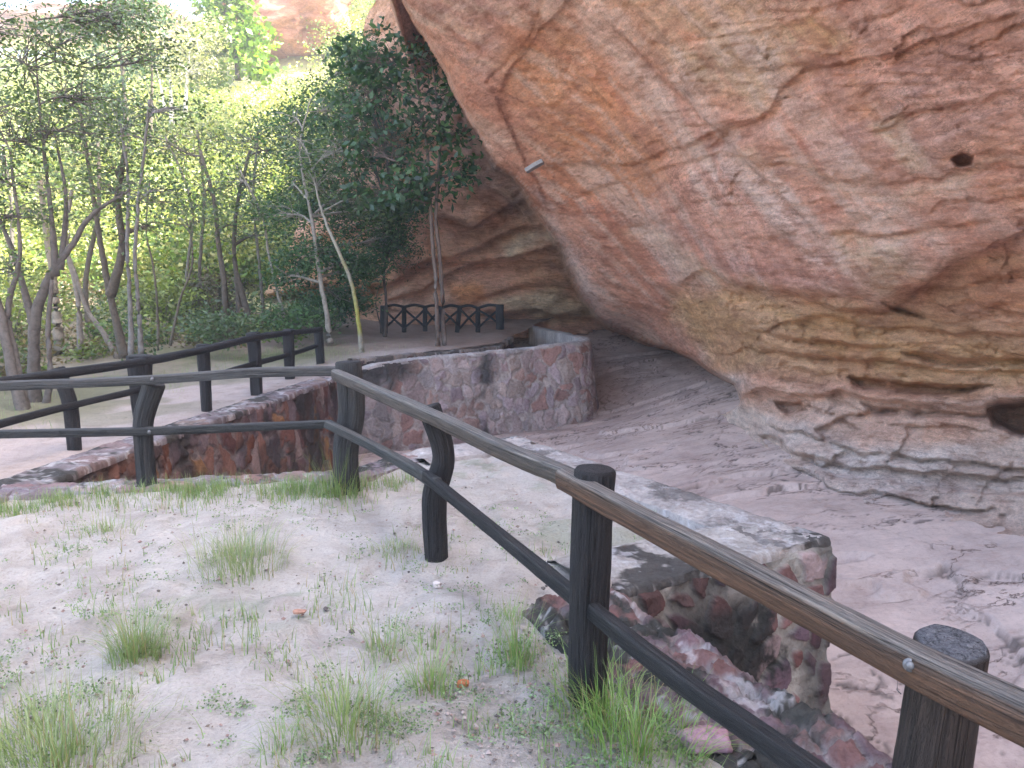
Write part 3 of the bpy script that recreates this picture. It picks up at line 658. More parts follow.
# terrace walls
LW = [G(-170, 548, -.0), G(-60, 516, -.03), G(50, 482, -.06), G(120, 455, -.12), G(200, 426, -.18), G(265, 404, -.23), G(310, 388, -.22), P(345, 376, 14.6)]
def moss_l(s, d, wob): return .5 * smooth(.2, .5, fbm(wob, 1.2, 3, 92))
PALR = .82 * np.array([(.28, .13, .10), (.22, .11, .10), (.32, .17, .13), (.19, .14, .15), (.34, .26, .24), (.26, .11, .07), (.22, .17, .18), (.24, .15, .14), (.18, .11, .11), (.36, .20, .10)])
masonry('terrace_wall', 'dark red stone wall retaining the terrace, sloping away behind the left posts', LW, [.5, .9, 1.3, 1.8, 2, 2, 2, 2], -1, .27, 1.75, .05, .42, .022, 17, PALR, (.24, .20, .19), (.27, .25, .26), .75, moss_l, .3, .5, .4, .035, capdark=.85, rim=.05)
PALW = np.array([(.44, .34, .32), (.38, .28, .27), (.46, .37, .33), (.34, .26, .27), (.47, .38, .36), (.36, .22, .19), (.42, .34, .35), (.42, .29, .25), (.38, .33, .32)])
W2 = [P(345, 376, 14.6), P(375, 365, 14.9), P(440, 357, 15.7), P(520, 350, 16.6), P(565, 344.5, 17.1), P(580, 342.6, 17.35), P(588, 341.3, 17.7), P(590, 340, 18.1), P(587, 338, 18.8), P(565, 333, 20.6), P(537, 327, 23.2)]
def dark_w(s, d, wob):  # stain streak, dark top band and a darker left end
    a = .85 * np.exp(-((s - 3.0) ** 2) / .09) * smooth(-.5, .2, fbm(wob, 2, 3, 93))
    b = .9 * (1 - smooth(.15, .75, d + .25 * fbm(wob, 2.5, 3, 94))) * (1 - smooth(1.1, 1.9, s))
    e = .35 * (1 - smooth(.6, 1.8, s))
    return np.maximum(np.maximum(a, b), e)
masonry('parapet_wall', 'long pale masonry wall with dark streaks that curves back under the overhang', W2, 1.9, -1, .30, 1.1, .13, .26, .022, 23, PALW, (.43, .37, .34), (.43, .39, .37), .12, dark_w, .5, .92, .5, .022, capdark=.15, rim=.05, lip_=.012)
TE = [P(352, 361, 15.6), P(420, 355, 16.6), P(470, 351, 17.6), P(500, 347, 18.4), P(513, 338, 20.5)]
masonry('mossy_kerb', 'low moss covered kerb at the terrace edge below the twin trunked tree', [(a, b, c + .02) for a, b, c in TE], .5, -1, .25, 1, .02, .2, .03, 29, PAL, (.2, .19, .17), (.25, .23, .2), .7, lambda s, d, wob: .75 + 0 * s, .2, .7, .3, capdark=.6)

# ------------------------------------------------------------------ terrace ground and hillside
TP = [(75, 452, 8.6), (207, 411, 10.8), (257, 393, 12.3), (290, 380, 14), (322, 367, 16.2), (0, 480, 6.9), (362, 349, 17.5), (440, 344, 18), (385, 334, 22), (500, 328, 22.4), (300, 332, 22), (200, 335, 22), (100, 352, 18), (20, 400, 12.5), (0, 425, 10.5), (-200, 400, 12), (352, 361, 15.6)]
_tp = np.array([P(*a) for a in TP] + [(-12, 8, -.3), (-20, 10, 0), (-20, 20, .6), (-30, 20, 1.5), (-10, 25, .4), (-2, 26, .4), (-6, 5, .0), (-9, 4, .05)])
def terz(x, y): return rbf(_tp[:, :2], _tp[:, 2], np.stack([x, y], -1), 5e-3)
def build_terrace():
    lw = [(a[0], a[1]) for a in LW]; te = [(a[0], a[1]) for a in TE]
    poly = [(-9, 3.2)] + lw + te + [P(537, 327, 23.2)[:2], (2.5, 27), (-40, 27), (-40, 3.2)]
    xs = np.r_[np.arange(-40, -12, .3), np.arange(-12, 3, .06)]; ys = np.arange(3, 27.2, .06); X, Y = np.meshgrid(xs, ys); p = xyz(X, Y)
    Z = terz(X, Y) + .05 * fbm(p, .6, 4, 101) + .015 * fbm(p, 3, 3, 102)
    cx = (X[:-1, :-1] + X[1:, 1:]) / 2; cy = (Y[:-1, :-1] + Y[1:, 1:]) / 2
    mask = sdf(poly, cx, cy) < -.04
    d0 = -sdf(poly, X, Y); Z = Z - .05 * (1 - smooth(.1, .5, d0))
    c = np.array([.44, .36, .325]) + 0 * X[..., None]
    soil = (smooth(15.5, 18.5, Y + .8 * fbm(p, .5, 3, 103)))[..., None] * .7; c = c * (1 - soil) + np.array([.27, .185, .14]) * soil
    sd_ = np.minimum(smooth(-5.6, -7.4, X + .6 * fbm(p, .5, 3, 104)), 1)[..., None] * .75; c = c * (1 - sd_) + np.array([.22, .19, .12]) * sd_
    gr = (smooth(.05, .35, fbm(p, .55, 4, 105)) * smooth(-3.9, -5.2, X) * smooth(8, 11, Y))[..., None] * .45
    g2 = (np.exp(-((X + 5.2) ** 2 / 2.2 + (Y - 17.3) ** 2 / 2.2)) * .95)[..., None]; gr = np.maximum(gr, g2)
    c = c * (1 - gr) + np.array([.11, .13, .05]) * gr
    o = mk('terrace_ground', xyz(X, Y, Z), gridfaces(*X.shape, mask), M_SAND, None, np.clip(c, .02, .9)); meta(o, None, None, None, 'structure')
build_terrace()
bf = mk('basin_floor', [(*P(345, 372, 15.3)[:2], -.5), (*P(590, 350, 17.9)[:2], -.5), (2.0, 19.5, -.5), (.8, 23.5, -.5), (-.5, 22, -.5), (-3.3, 16.5, -.5)], [(0, 1, 2, 3, 4, 5)], M_FLOOR, None, [(.42, .36, .35)] * 6, False)
meta(bf, None, None, None, 'structure')
def hillz(x, y):
    r = np.clip((y - 25 - .15 * np.clip(-x - 10, 0, 60)) / 45, 0, 1.0)
    top = 18.5 + 5.5 * smooth(-30, -15, x)
    side = smooth(-70, -20, -np.abs(x + 22)) 
    z = .4 + top * (r ** 1.35) * (.75 + .25 * side)
    z = np.where(y > 74, z - (y - 74) * .1, z)
    return z + 1.2 * fbm(xyz(x, y), .08, 4, 201) * np.clip(r * 4, 0, 1) - .6 * (y < 25.5)
def build_hill():
    xs = np.arange(-110, 40, 1.0); ys = np.arange(24.8, 130, 1.0); X, Y = np.meshgrid(xs, ys); p = xyz(X, Y)
    Z = hillz(X, Y)
    c = np.array([.42, .38, .20]) + 0 * X[..., None]; k = smooth(-.2, .4, fbm(p, .15, 4, 202))[..., None]; c = c * (1 - k) + np.array([.28, .29, .11]) * k
    o = mk('hillside', xyz(X, Y, Z), gridfaces(*X.shape), M_HILL, None, c); meta(o, None, None, None, 'structure')
build_hill()
def boulder(name, label, c, r, col, seed, mat=M_ROCK, n=40, sq=.0, parent=None, cat='rock', group=None, rough=.3):
    u = np.linspace(0, 2 * np.pi, n * 2); v = np.linspace(0, np.pi, n); U, V_ = np.meshgrid(u, v)
    d = np.stack([np.cos(U) * np.sin(V_), np.sin(U) * np.sin(V_), np.cos(V_)], -1)
    d = np.sign(d) * np.abs(d) ** (1 - sq); d[:, -1] = d[:, 0]
    k = 1 + rough * fbm(d * 1.3 + seed, 1, 5, seed) + (.16 * np.round(2.5 * fbm(d * np.array([1, 1, 3.2]) + seed, 1, 3, seed + 4)) / 2.5 if r[0] > 1 else 0)
    k[:, -1] = k[:, 0]; k[0] = k[0, 0]; k[-1] = k[-1, 0]
    Vv = d * k[..., None] * np.array(r) + np.array(c)
    o = mk(name, Vv, gridfaces(*U.shape)[:, ::-1].copy(), mat, parent, np.tile(col, (U.size, 1)))
    meta(o, label, cat, group); return o
mesa = P(285, 6, 60)
boulder('rock_outcrop', 'sunlit red rock outcrop on the hilltop above the bright green tree', mesa, (3.9, 4, 3.0), (.50, .24, .16), 3, sq=.35)
boulder('rock_outcrop', 'pale distant rock ridge on the left skyline behind the trees', (P(95, 30, 84)), (11, 6, 1.5), (.46, .27, .22), 8, sq=.3)

# ------------------------------------------------------------------ added haze volume that lightens and softens the distance
def haze():
    x0, x1, y0, y1, z0, z1 = -130, 60, -40, 135, -4.3, 36
    v = [(x, y, z) for x in (x0, x1) for y in (y0, y1) for z in (z0, z1)]
    f = [(0, 1, 3, 2), (4, 6, 7, 5), (0, 4, 5, 1), (2, 3, 7, 6), (0, 2, 6, 4), (1, 5, 7, 3)]
    m = bpy.data.materials.new('haze'); m.use_nodes = True; t = m.node_tree; t.nodes.clear()
    o = N(t, 'ShaderNodeOutputMaterial'); pv = N(t, 'ShaderNodeVolumePrincipled'); pv.inputs['Density'].default_value = .0022
    pv.inputs['Color'].default_value = (.93, .95, .95, 1); pv.inputs['Anisotropy'].default_value = .2
    t.links.new(pv.outputs[0], o.inputs['Volume'])
    ob = mk('haze', v, f, m, None, None, False); meta(ob, None, None, None, 'stuff'); ob['label'] = 'added thin haze that pales the far hillside'
haze()
# ------------------------------------------------------------------ timber
def timber(name, ctrl, n, parent, col, w_=.075, h_=.09, round_=False, seed=0, topcol=None, capcol=None, bend=.006, nside=24, pw=5):
    """ctrl: (x,y,z[,radius]); superellipse section; Grain attribute carries section + length coordinates"""
    rr = np.random.default_rng(seed)
    c = curve_pts([q[:3] for q in ctrl], n); rad = np.interp(np.linspace(0, 1, n), np.linspace(0, 1, len(ctrl)), [q[3] if len(q) > 3 else 1 for q in ctrl])
    L = np.r_[0, np.cumsum(np.linalg.norm(np.diff(c, axis=0), axis=1))]
    wz = np.stack([L * 1.0, 0 * L + seed, 0 * L], -1)
    vert = abs((c[-1] - c[0])[2]) > .7 * np.linalg.norm(c[-1] - c[0])
    V = np.zeros((n, nside, 3)); Gc = np.zeros((n, nside, 3)); Cc = np.zeros((n, nside, 3))
    th = np.arange(nside) / nside * 2 * np.pi
    e = 2 / pw if not round_ else 1.0
    su = np.sign(np.cos(th)) * np.abs(np.cos(th)) ** e; sv = np.sign(np.sin(th)) * np.abs(np.sin(th)) ** e
    for i in range(n):
        t = c[min(i + 1, n - 1)] - c[max(i - 1, 0)]; t = t / np.linalg.norm(t)
        up = np.array([0, 0, 1.]) if not vert else np.array([0, -1., 0])
        a = np.cross(up, t); a /= np.linalg.norm(a); b = np.cross(t, a)
        tt = np.stack([np.cos(th), np.sin(th), 0 * th + L[i] * 1.4], -1)
        k = 1 + .09 * fbm(tt + seed * 3.7, 1.0, 3, seed) + .05 * fbm(tt * np.array([2.2, 2.2, 2.5]) + seed, 1.0, 4, seed + 3)
        V[i] = c[i] + rad[i] * k[:, None] * (a * (su * w_ / 2)[:, None] + b * (sv * h_ / 2)[:, None])
        Gc[i] = np.stack([su * .5, sv * .5, 0 * th + L[i] + seed * 1.3], -1)
        Cc[i] = np.array(col)
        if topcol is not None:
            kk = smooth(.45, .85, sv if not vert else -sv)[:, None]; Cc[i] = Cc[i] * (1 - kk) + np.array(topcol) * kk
    Vf = V.reshape(-1, 3); fs = []
    i = np.arange(n * nside).reshape(n, nside); j = np.roll(i, -1, 1)
    f = np.stack([i[:-1], j[:-1], j[1:], i[1:]], -1).reshape(-1, 4)
    faces = [tuple(q) for q in f]; ex = []; exg = []; exc = []
    nb = len(Vf)
    for end, row in ((0, 0), (1, n - 1)):
        # slightly inset end cap with its own verts, end grain colour
        cen = V[row].mean(0); ring = V[row]; inn = cen + (ring - cen) * .9
        tdir = (c[row] - c[row - 1 if end else 1]); tdir /= np.linalg.norm(tdir)
        inn = inn + tdir * .012
        base = nb + len(ex)
        ex += list(inn) + [cen + tdir * .014]; exg += [(g_[0] * 1, g_[1] * 1, 50 + seed) for g_ in Gc[row]] + [(0, 0, 50 + seed)]
        cc = capcol if capcol is not None else col
        exc += [cc] * (nside + 1)
        for q in range(nside):
            a_, b_ = row * nside + q, row * nside + (q + 1) % nside; a2, b2 = base + q, base + (q + 1) % nside
            if end: faces += [(a_, b_, b2, a2), (a2, b2, base + nside)]
            else: faces += [(b_, a_, a2, b2), (b2, a2, base + nside)]
    Vall = np.vstack([Vf, np.array(ex)]); Call = np.vstack([Cc.reshape(-1, 3), np.array(exc)]); Gall = np.vstack([Gc.reshape(-1, 3), np.array(exg)])
    o = mk(name, Vall, faces, M_WOOD, parent, Call)
    at = o.data.attributes.new('Grain', 'FLOAT_VECTOR', 'POINT'); at.data.foreach_set('vector', Gall.astype(np.float32).ravel())
    return o
def bolt(p, d, parent, r=.012):
    d = Vector(d).normalized(); p = Vector(p); g = Geo()
    V, Fc = sweep([p - d * .004, p + d * .003], [r * 1.5] * 2, 16); g.add(V, Fc)
    V, Fc = sweep([p + d * .003, p + d * .007, p + d * .0095], [r, r * .85, r * .4], 12); g.add(V, Fc)
    return g.build('bolt', M_METAL, parent)
BLK = (.030, .030, .034); DKG = (.075, .078, .085); BRN = (.15, .085, .052); GRT = (.20, .20, .205)
# near fence
fA0 = P(950, 641, 1.56); fence1 = root('rustic_fence', (0.3, 3.0, 0), 'near rustic timber fence with brown top rail crossing the sand platform', 'fence')
def post(parent, ctrl, w_, h_, seed, col=BLK, cap=(.05, .05, .055), **k):
    return timber('post', ctrl, 30, parent, col, w_, h_, True, seed, None, cap, **k)
# post A leaning, thick
pa_t = P(950, 646, 1.60); pa_b = P(928, 782, 1.655)
d_ = np.array(pa_b) - np.array(pa_t); pb2 = np.array(pa_t) + d_ * 3.0; pb2[2] = -.1
timber('post', [(*pb2, 1.15), (*(np.array(pa_t) + d_ * 1.2), 1.08), (*(np.array(pa_t) + d_ * .4), 1.0), (*pa_t, .96)], 40, fence1, (.060, .048, .044), .150, .150, True, 31, None, (.19, .205, .235))
bB = G(588, 697, 0)
post(fence1, [(bB[0], bB[1], -.15, 1.0), (bB[0] - .005, bB[1], .3, .97), (bB[0] + .004, bB[1], .6, 1.04), (bB[0] + .012, bB[1], .885, 1.02)], .150, .150, 32)
bC = G(437, 556, 0); tC = P(431, 408, bC[1]); mC = P(440, 455, bC[1]); nC = P(434, 500, bC[1])
post(fence1, [(bC[0], bC[1], -.15, 1.0), (nC[0] + .0, nC[1], nC[2], 1.05), (mC[0] + .016, mC[1], mC[2], .93), (tC[0] - .01, tC[1], tC[2], 1.02)], .132, .132, 33)
bD = G(347, 492, 0); tD = P(349, 363, bD[1])
post(fence1, [(bD[0], bD[1], -.15, 1.12), (bD[0], bD[1], .3, .98), (tD[0] + .01, bD[1], .6, 1.0), (tD[0], tD[1], tD[2], 1.0)], .19, .19, 34, (.05, .052, .055))
bE = G(148, 488, -.04); tE = P(154, 384, bE[1])
post(fence1, [(bE[0], bE[1], -.2, 1.0), (bE[0] - .01, bE[1], .2, .95), (bE[0], bE[1], .5, .97), (tE[0], tE[1], tE[2], 1.05)], .150, .150, 35, (.052, .054, .058))
eF = np.array(G(-140, 486, -.04)); post(fence1, [(*eF[:2], -.2, 1), (*eF[:2], .86, 1)], .15, .15, 36)
# top rail, three lengths (camera side of the posts)
r0 = P(333, 372, bD[1] - .12)
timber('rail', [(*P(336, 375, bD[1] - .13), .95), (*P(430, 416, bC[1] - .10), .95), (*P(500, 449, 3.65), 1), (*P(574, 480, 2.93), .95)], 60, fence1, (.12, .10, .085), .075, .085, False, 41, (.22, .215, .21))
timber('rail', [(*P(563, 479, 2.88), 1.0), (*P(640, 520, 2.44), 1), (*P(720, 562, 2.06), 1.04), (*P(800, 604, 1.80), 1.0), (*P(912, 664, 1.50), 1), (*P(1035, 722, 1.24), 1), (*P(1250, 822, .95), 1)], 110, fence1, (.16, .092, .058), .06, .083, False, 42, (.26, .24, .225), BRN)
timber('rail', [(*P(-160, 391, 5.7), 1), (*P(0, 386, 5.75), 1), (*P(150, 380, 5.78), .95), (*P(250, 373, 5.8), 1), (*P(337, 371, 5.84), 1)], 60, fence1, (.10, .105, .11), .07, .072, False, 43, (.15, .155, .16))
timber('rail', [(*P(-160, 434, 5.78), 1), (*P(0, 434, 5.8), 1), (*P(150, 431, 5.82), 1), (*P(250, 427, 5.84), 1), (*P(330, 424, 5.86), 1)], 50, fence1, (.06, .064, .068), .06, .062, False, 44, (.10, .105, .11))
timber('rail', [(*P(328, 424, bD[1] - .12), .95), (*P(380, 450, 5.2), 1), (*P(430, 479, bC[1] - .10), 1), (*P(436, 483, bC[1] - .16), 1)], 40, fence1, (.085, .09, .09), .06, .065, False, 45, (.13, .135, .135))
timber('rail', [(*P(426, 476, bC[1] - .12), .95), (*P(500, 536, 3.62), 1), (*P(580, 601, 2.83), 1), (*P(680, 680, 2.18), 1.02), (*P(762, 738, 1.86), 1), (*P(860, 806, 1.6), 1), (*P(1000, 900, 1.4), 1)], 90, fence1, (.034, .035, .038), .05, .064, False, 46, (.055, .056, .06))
for (px_, py_, Y_) in [(568, 478, 2.835), (576, 482, 2.80), (910, 665, 1.468), (338, 372, 5.80), (152, 379, 5.745), (149, 432, 5.79), (429, 480, 4.46), (336, 431, 5.74)]:
    bolt(P(px_, py_, Y_), (-.35, -.9, .15), fence1, .009 if Y_ < 2 else .011)
# loose wire tail behind the big post
gw = Geo(); V, Fc = sweep([P(903, 668, 1.56), P(898, 678, 1.55), P(897, 690, 1.55), P(901, 694, 1.55)], .0012, 6); gw.add(V, Fc); gw.build('wire', M_METAL, fence1)

# terrace fence beside the path
fence2 = root('rustic_fence', G(207, 410, -.27), 'black timber fence running away along the terrace path behind the left rail', 'fence')
F2 = [(75, 452, 57, 369, 8.6, .16), (143, 432, 140, 356, 9.5, .21), (207, 411, 203, 345, 10.8, .17), (257, 393, 253, 333, 12.3, .18), (290, 380, 288, 330, 14.0, .18), (321, 367, 318, 328, 16.2, .17)]
for k_, (bx, by, tx, ty, Yd, wd) in enumerate(F2):
    b_ = P(bx, by, Yd); t_ = P(tx, ty, Yd)
    mid = (b_[0] * .5 + t_[0] * .5 + (.06 if k_ == 0 else 0), Yd, (b_[2] + t_[2]) / 2)
    if k_ == 0: mid = (P(70, 405, Yd))
    timber('post', [(b_[0], Yd, b_[2] - .15, .9 if k_ != 1 else .75), (*mid, 1.0), (*t_, 1.05 if k_ != 1 else 1.25)], 20, fence2, BLK, wd, wd, k_ in (0, 2), 60 + k_, None, (.045, .045, .05), pw=4)
timber('rail', [(*P(-170, 401, 6.2), 1), (*P(0, 382, 7.5), 1), (*P(57, 374, 8.45), 1), (*P(140, 362, 9.35), 1), (*P(203, 350, 10.65), 1), (*P(253, 338, 12.1), 1), (*P(288, 333, 13.85), .95), (*P(320, 330, 16.05), .95)], 90, fence2, BLK, .10, .105, True, 71)
timber('rail', [(*P(-170, 470, 6.2), 1), (*P(0, 424, 7.5), 1), (*P(70, 406, 8.5), 1), (*P(140, 390, 9.4), 1)], 50, fence2, BLK, .075, .08, True, 72)
timber('rail', [(*P(207, 378, 10.7), 1), (*P(253, 364, 12.15), 1), (*P(288, 355, 13.9), .95), (*P(316, 346, 16.05), .95)], 50, fence2, BLK, .085, .09, True, 73)
# far fence with crossed panels
fence3 = root('rustic_fence', P(440, 330, 21.5), 'small distant black fence with crossed branches in front of the cliff foot', 'fence')
F3 = [(384, 331, 306, 21.6), (404, 330, 306, 21.6), (425, 329, 306, 21.6), (441, 329, 307, 21.6), (460, 330, 306, 21.5), (478, 330, 307, 21.3), (500, 327, 305, 20.6)]
for k_, (x_, yb, yt, Yd) in enumerate(F3):
    b_ = P(x_ - (3 if k_ == 4 else 0), yb + 2, Yd); t_ = P(x_, yt, Yd); wd = .22 if k_ in (0, 6) else .13
    timber('post', [b_, ((b_[0] + t_[0]) / 2, Yd, (b_[2] + t_[2]) / 2), t_], 8, fence3, BLK, wd, wd, True, 80 + k_, nside=10)
for (a_, b_) in zip(F3[:-1], F3[1:]):
    for (y0, y1, nm, th) in ((a_[2] + 1, b_[2] + 1, 'rail', .075), (a_[2] + 3, b_[1] - 2, 'brace', .06), (a_[1] - 2, b_[2] + 3, 'brace', .06)):
        m_ = P((a_[0] + b_[0]) / 2, (y0 + y1) / 2 - (2 if nm == 'rail' else random.uniform(-1.5, 1.5)), (a_[3] + b_[3]) / 2 - .06)
        timber(nm, [P(a_[0], y0, a_[3] - .06), m_, P(b_[0], y1, b_[3] - .06)], 10, fence3, BLK, th, th, True, 90 + int(y0 + a_[0]), nside=8)

# ------------------------------------------------------------------ trees
def leaves(centres, spread, nper, size, colr, rng, flat=.8, asp=.55, droop=0.0):
    cs = np.repeat(np.asarray(centres), nper, 0); n = len(cs)
    p = cs + rng.normal(0, 1, (n, 3)) * np.array([spread, spread, spread * flat])
    d = rng.normal(0, 1, (n, 3)); d[:, 2] = d[:, 2] * .6 - droop; d /= np.linalg.norm(d, axis=1)[:, None]
    e = rng.normal(0, 1, (n, 3)); e = e - (e * d).sum(1)[:, None] * d; e /= np.linalg.norm(e, axis=1)[:, None]
    s = size * rng.uniform(.55, 1.35, n)[:, None]
    a = p; b = p + d * s * .5 + e * s * asp * .5; c = p + d * s; f = p + d * s * .5 - e * s * asp * .5
    V = np.stack([a, b, c, f], 1).reshape(-1, 3); Fc = np.arange(n * 4).reshape(n, 4)
    cl = np.repeat(rng.uniform(.6, 1.45, (len(centres), 1)), nper, 0) * rng.uniform(.7, 1.3, (n, 1))
    base = np.array(colr[0]) + (np.array(colr[1]) - np.array(colr[0])) * rng.uniform(0, 1, (n, 1)) ; C = np.repeat(base * cl, 4, 0)
    return V, Fc, C
def blobcentres(blobs, dens, rng):
    o = []
    for (c, r, k) in blobs:
        n = int(dens * k); d = rng.normal(0, 1, (n, 3)); d /= np.linalg.norm(d, axis=1)[:, None]
        o.append(np.array(c) + d * (rng.uniform(.15, 1, (n, 1)) ** .5) * np.array(r))
    return np.concatenate(o)
def tree(name, label, trunks, blobs, seed, colr, barkc, leafsize=.09, spread=.16, nper=26, dens=60, mat=M_LEAF, group=None, twigs=26, asp=.5, droop=.2, cat='tree', bark2=None, twr=.018, limbs=True, thin=.55):
    """trunks: list of lists (px,py,Y,r) ; blobs: (px,py,Y,(rx,ry,rz),k)"""
    rng = np.random.default_rng(seed); random.seed(seed)
    base = P(*trunks[0][0][:3]); r = root(name, base, label, cat, group)
    g = Geo(); allp = []
    for tr in trunks:
        ctrl = [(*P(*q[:3]), q[3]) for q in tr]; ctrl[0] = (ctrl[0][0], ctrl[0][1], ctrl[0][2] - .12, ctrl[0][3] * 1.25)
        c = curve_pts(ctrl, max(12, len(tr) * 7))
        wob = rng.normal(0, 1, c[:, :3].shape) * .005; c[:, :3] += wob * (np.linalg.norm(c[-1, :3] - c[0, :3]) / 5)
        V, Fc = sweep([tuple(q) for q in c[:, :3]], list(np.maximum(c[:, 3] * .85, .006)), 9, jit=.015)
        cc = np.array(barkc) * np.ones((len(V), 1)); 
        if bark2 is not None:
            kk = (smooth(.1, .4, fbm(np.array(V), 1.5, 3, seed)) * smooth(3.0, .8, np.array(V)[:, 2]))[:, None]; cc = cc * (1 - kk) + np.array(bark2) * kk
        g.add(V, Fc, cc); allp.append(c[len(c) // 3:])
    allp = np.concatenate(allp)
    bl = [(np.array(P(*b[:3])), b[3], b[4]) for b in blobs]
    cen = blobcentres(bl, dens * thin, rng)
    def limb(a, b, r0, r1, k=7, sag=.12):
        L = np.linalg.norm(b - a); m = (a + b) / 2 + rng.normal(0, 1, 3) * sag * L * .6 + np.array([0, 0, .06 * L])
        c = curve_pts([a, m, b], k); V, Fc = sweep([tuple(q) for q in c], list(np.linspace(r0, r1, k)), 5, cap=False); g.add(V, Fc, barkc); return c
    if limbs:
        for (c, rr, k) in bl:
            # attach to a trunk point below the blob
            dd = np.linalg.norm(allp[:, :3] - c, axis=1) + 1.2 * np.maximum(0, allp[:, 2] - c[2] + .2)
            i = int(np.argmin(dd)); a = allp[i, :3]; lc = limb(a, c, max(.012, min(allp[i, 3] * .7, .07)), twr * .9, 9)
            sub = rng.choice(len(cen), min(len(cen), 400), replace=False)
            cand = [q for q in cen[sub] if (((q - c) / np.array(rr)) ** 2).sum() < 1.1][:twigs]
            for q in cand:
                s_ = lc[rng.integers(3, len(lc))]; limb(s_, q, twr * .55, .004, 5)
    g.build('trunk', M_BARK, r)
    V, Fc, C = leaves(cen, spread, nper, leafsize, colr, rng, .7, asp, droop)
    mk('crown', V, Fc, mat, r, C, False)
    return r
DK = ((.035, .075, .04), (.07, .13, .045)); BR = ((.05, .12, .03), (.10, .19, .05)); TEAL = ((.06, .105, .045), (.12, .17, .06)); YEL = ((.15, .20, .045), (.26, .30, .08)); PALEY = ((.24, .26, .12), (.36, .36, .18)); GRY = ((.08, .11, .075), (.13, .15, .10))
GB = (.18, .16, .135); PB = (.29, .26, .22); DB_ = (.12, .10, .08)
# twin-trunk broadleaf in front of the cliff
tree('broadleaf_tree', 'slim twin trunked tree with dark green broad leaves in front of the cliff',
     [[(438, 344, 18, .062), (436, 290, 18, .055), (431, 220, 18, .05), (427, 150, 18, .04), (415, 70, 18, .02)], [(444, 344, 18.1, .062), (441, 270, 18.1, .055), (436, 215, 18, .05), (440, 140, 18, .035), (432, 60, 18, .02)]],
     [(385, 55, 18.3, (.75, .7, .6), 1.1), (365, 95, 18.6, (.8, .7, .6), 1.0), (430, 60, 18, (.8, .7, .6), .8), (455, 100, 18, (.45, .5, .5), .6), (415, 120, 17.9, (.8, .6, .5), .9), (380, 150, 18.2, (.9, .7, .6), 1.1), (455, 135, 17.8, (.5, .4, .35), .5), (430, 175, 17.8, (1.0, .6, .5), 1.3), (352, 60, 18.4, (.5, .5, .5), .6), (462, 172, 17.8, (.35, .35, .35), .45), (400, 195, 18, (.8, .6, .4), .9), (370, 195, 18.6, (.7, .6, .4), .6), (420, 90, 18.3, (.6, .5, .4), .4)],
     1, ((.028, .075, .035), (.06, .125, .035)), (.16, .12, .10), .19, .17, 15, 34, asp=.5, droop=.6, bark2=(.20, .17, .15), thin=.62)
tree('leaning_tree', 'leaning pale tree with yellow lichen on its curved trunk',
     [[(362, 349, 17.4, .065), (359, 325, 17.4, .058), (352, 285, 17.5, .052), (338, 250, 17.6, .045), (328, 228, 17.8, .04), (320, 205, 18, .03), (312, 170, 18.4, .02)]],
     [(315, 185, 18.6, (.8, .6, .5), .7), (345, 150, 18.8, (1.0, .6, .6), .9), (372, 205, 19, (.8, .6, .5), .8), (300, 140, 19, (.9, .7, .6), .7)],
     2, TEAL, (.27, .25, .20), .10, .2, 30, 46, bark2=(.30, .285, .08))
tree('leaning_tree', 'leafy tree with a straight pale trunk beside the yellow lichen trunk',
     [[(330, 338, 18.8, .08), (326, 310, 18.8, .07), (319, 270, 18.9, .06), (312, 220, 19, .05), (300, 150, 19.4, .03), (310, 100, 19.8, .015)]],
     [(310, 255, 19.2, (.9, .6, .45), 1.1), (285, 275, 19.6, (.6, .5, .3), .5), (345, 265, 19.6, (.7, .6, .4), .8), (285, 215, 20, (.9, .7, .6), .6), (330, 110, 20.5, (1.0, .8, .9), .9), (355, 60, 21, (.6, .7, .7), .7), (290, 130, 21, (1.0, .8, .8), .7), (385, 240, 21, (.6, .6, .5), .9), (365, 270, 20.6, (.5, .5, .35), .8), (320, 170, 21, (1.0, .7, .8), 1.1), (345, 215, 21, (.9, .7, .6), 1.1), (300, 200, 21.5, (.9, .7, .6), .8), (395, 210, 20.5, (.7, .6, .4), .8), (340, 300, 21, (.9, .5, .35), .9)],
     3, ((.04, .10, .045), (.08, .16, .05)), PB, .10, .19, 34, 60, thin=1.0)
tree('feathery_tree', 'grey feathery tree with bare twigs at the cliff corner under the shadow edge',
     [[(385, 336, 21, .05), (386, 300, 21, .045), (384, 270, 21, .04), (392, 240, 21, .02)], [(384, 334, 21.1, .02), (376, 300, 21, .015), (390, 268, 20.8, .012), (415, 248, 20.6, .006)]],
     [(385, 250, 21.4, (.9, .6, .5), .9), (395, 215, 21.6, (.9, .6, .7), 1.0), (350, 120, 22.5, (1.4, .8, 1.2), 1.8), (330, 190, 22.5, (1.2, .8, .9), 1.4), (365, 60, 23, (.8, .6, .7), 1.2), (335, 130, 22.5, (1.2, .8, 1.0), 1.4), (300, 160, 23, (1.2, .8, .8), 1.0), (350, 95, 22.5, (.8, .7, .8), 1.0), (400, 150, 21.8, (1.0, .6, .9), .9)],
     4, ((.06, .095, .055), (.10, .14, .075)), (.10, .08, .07), .075, .25, 40, 44, twigs=40, thin=1.0)
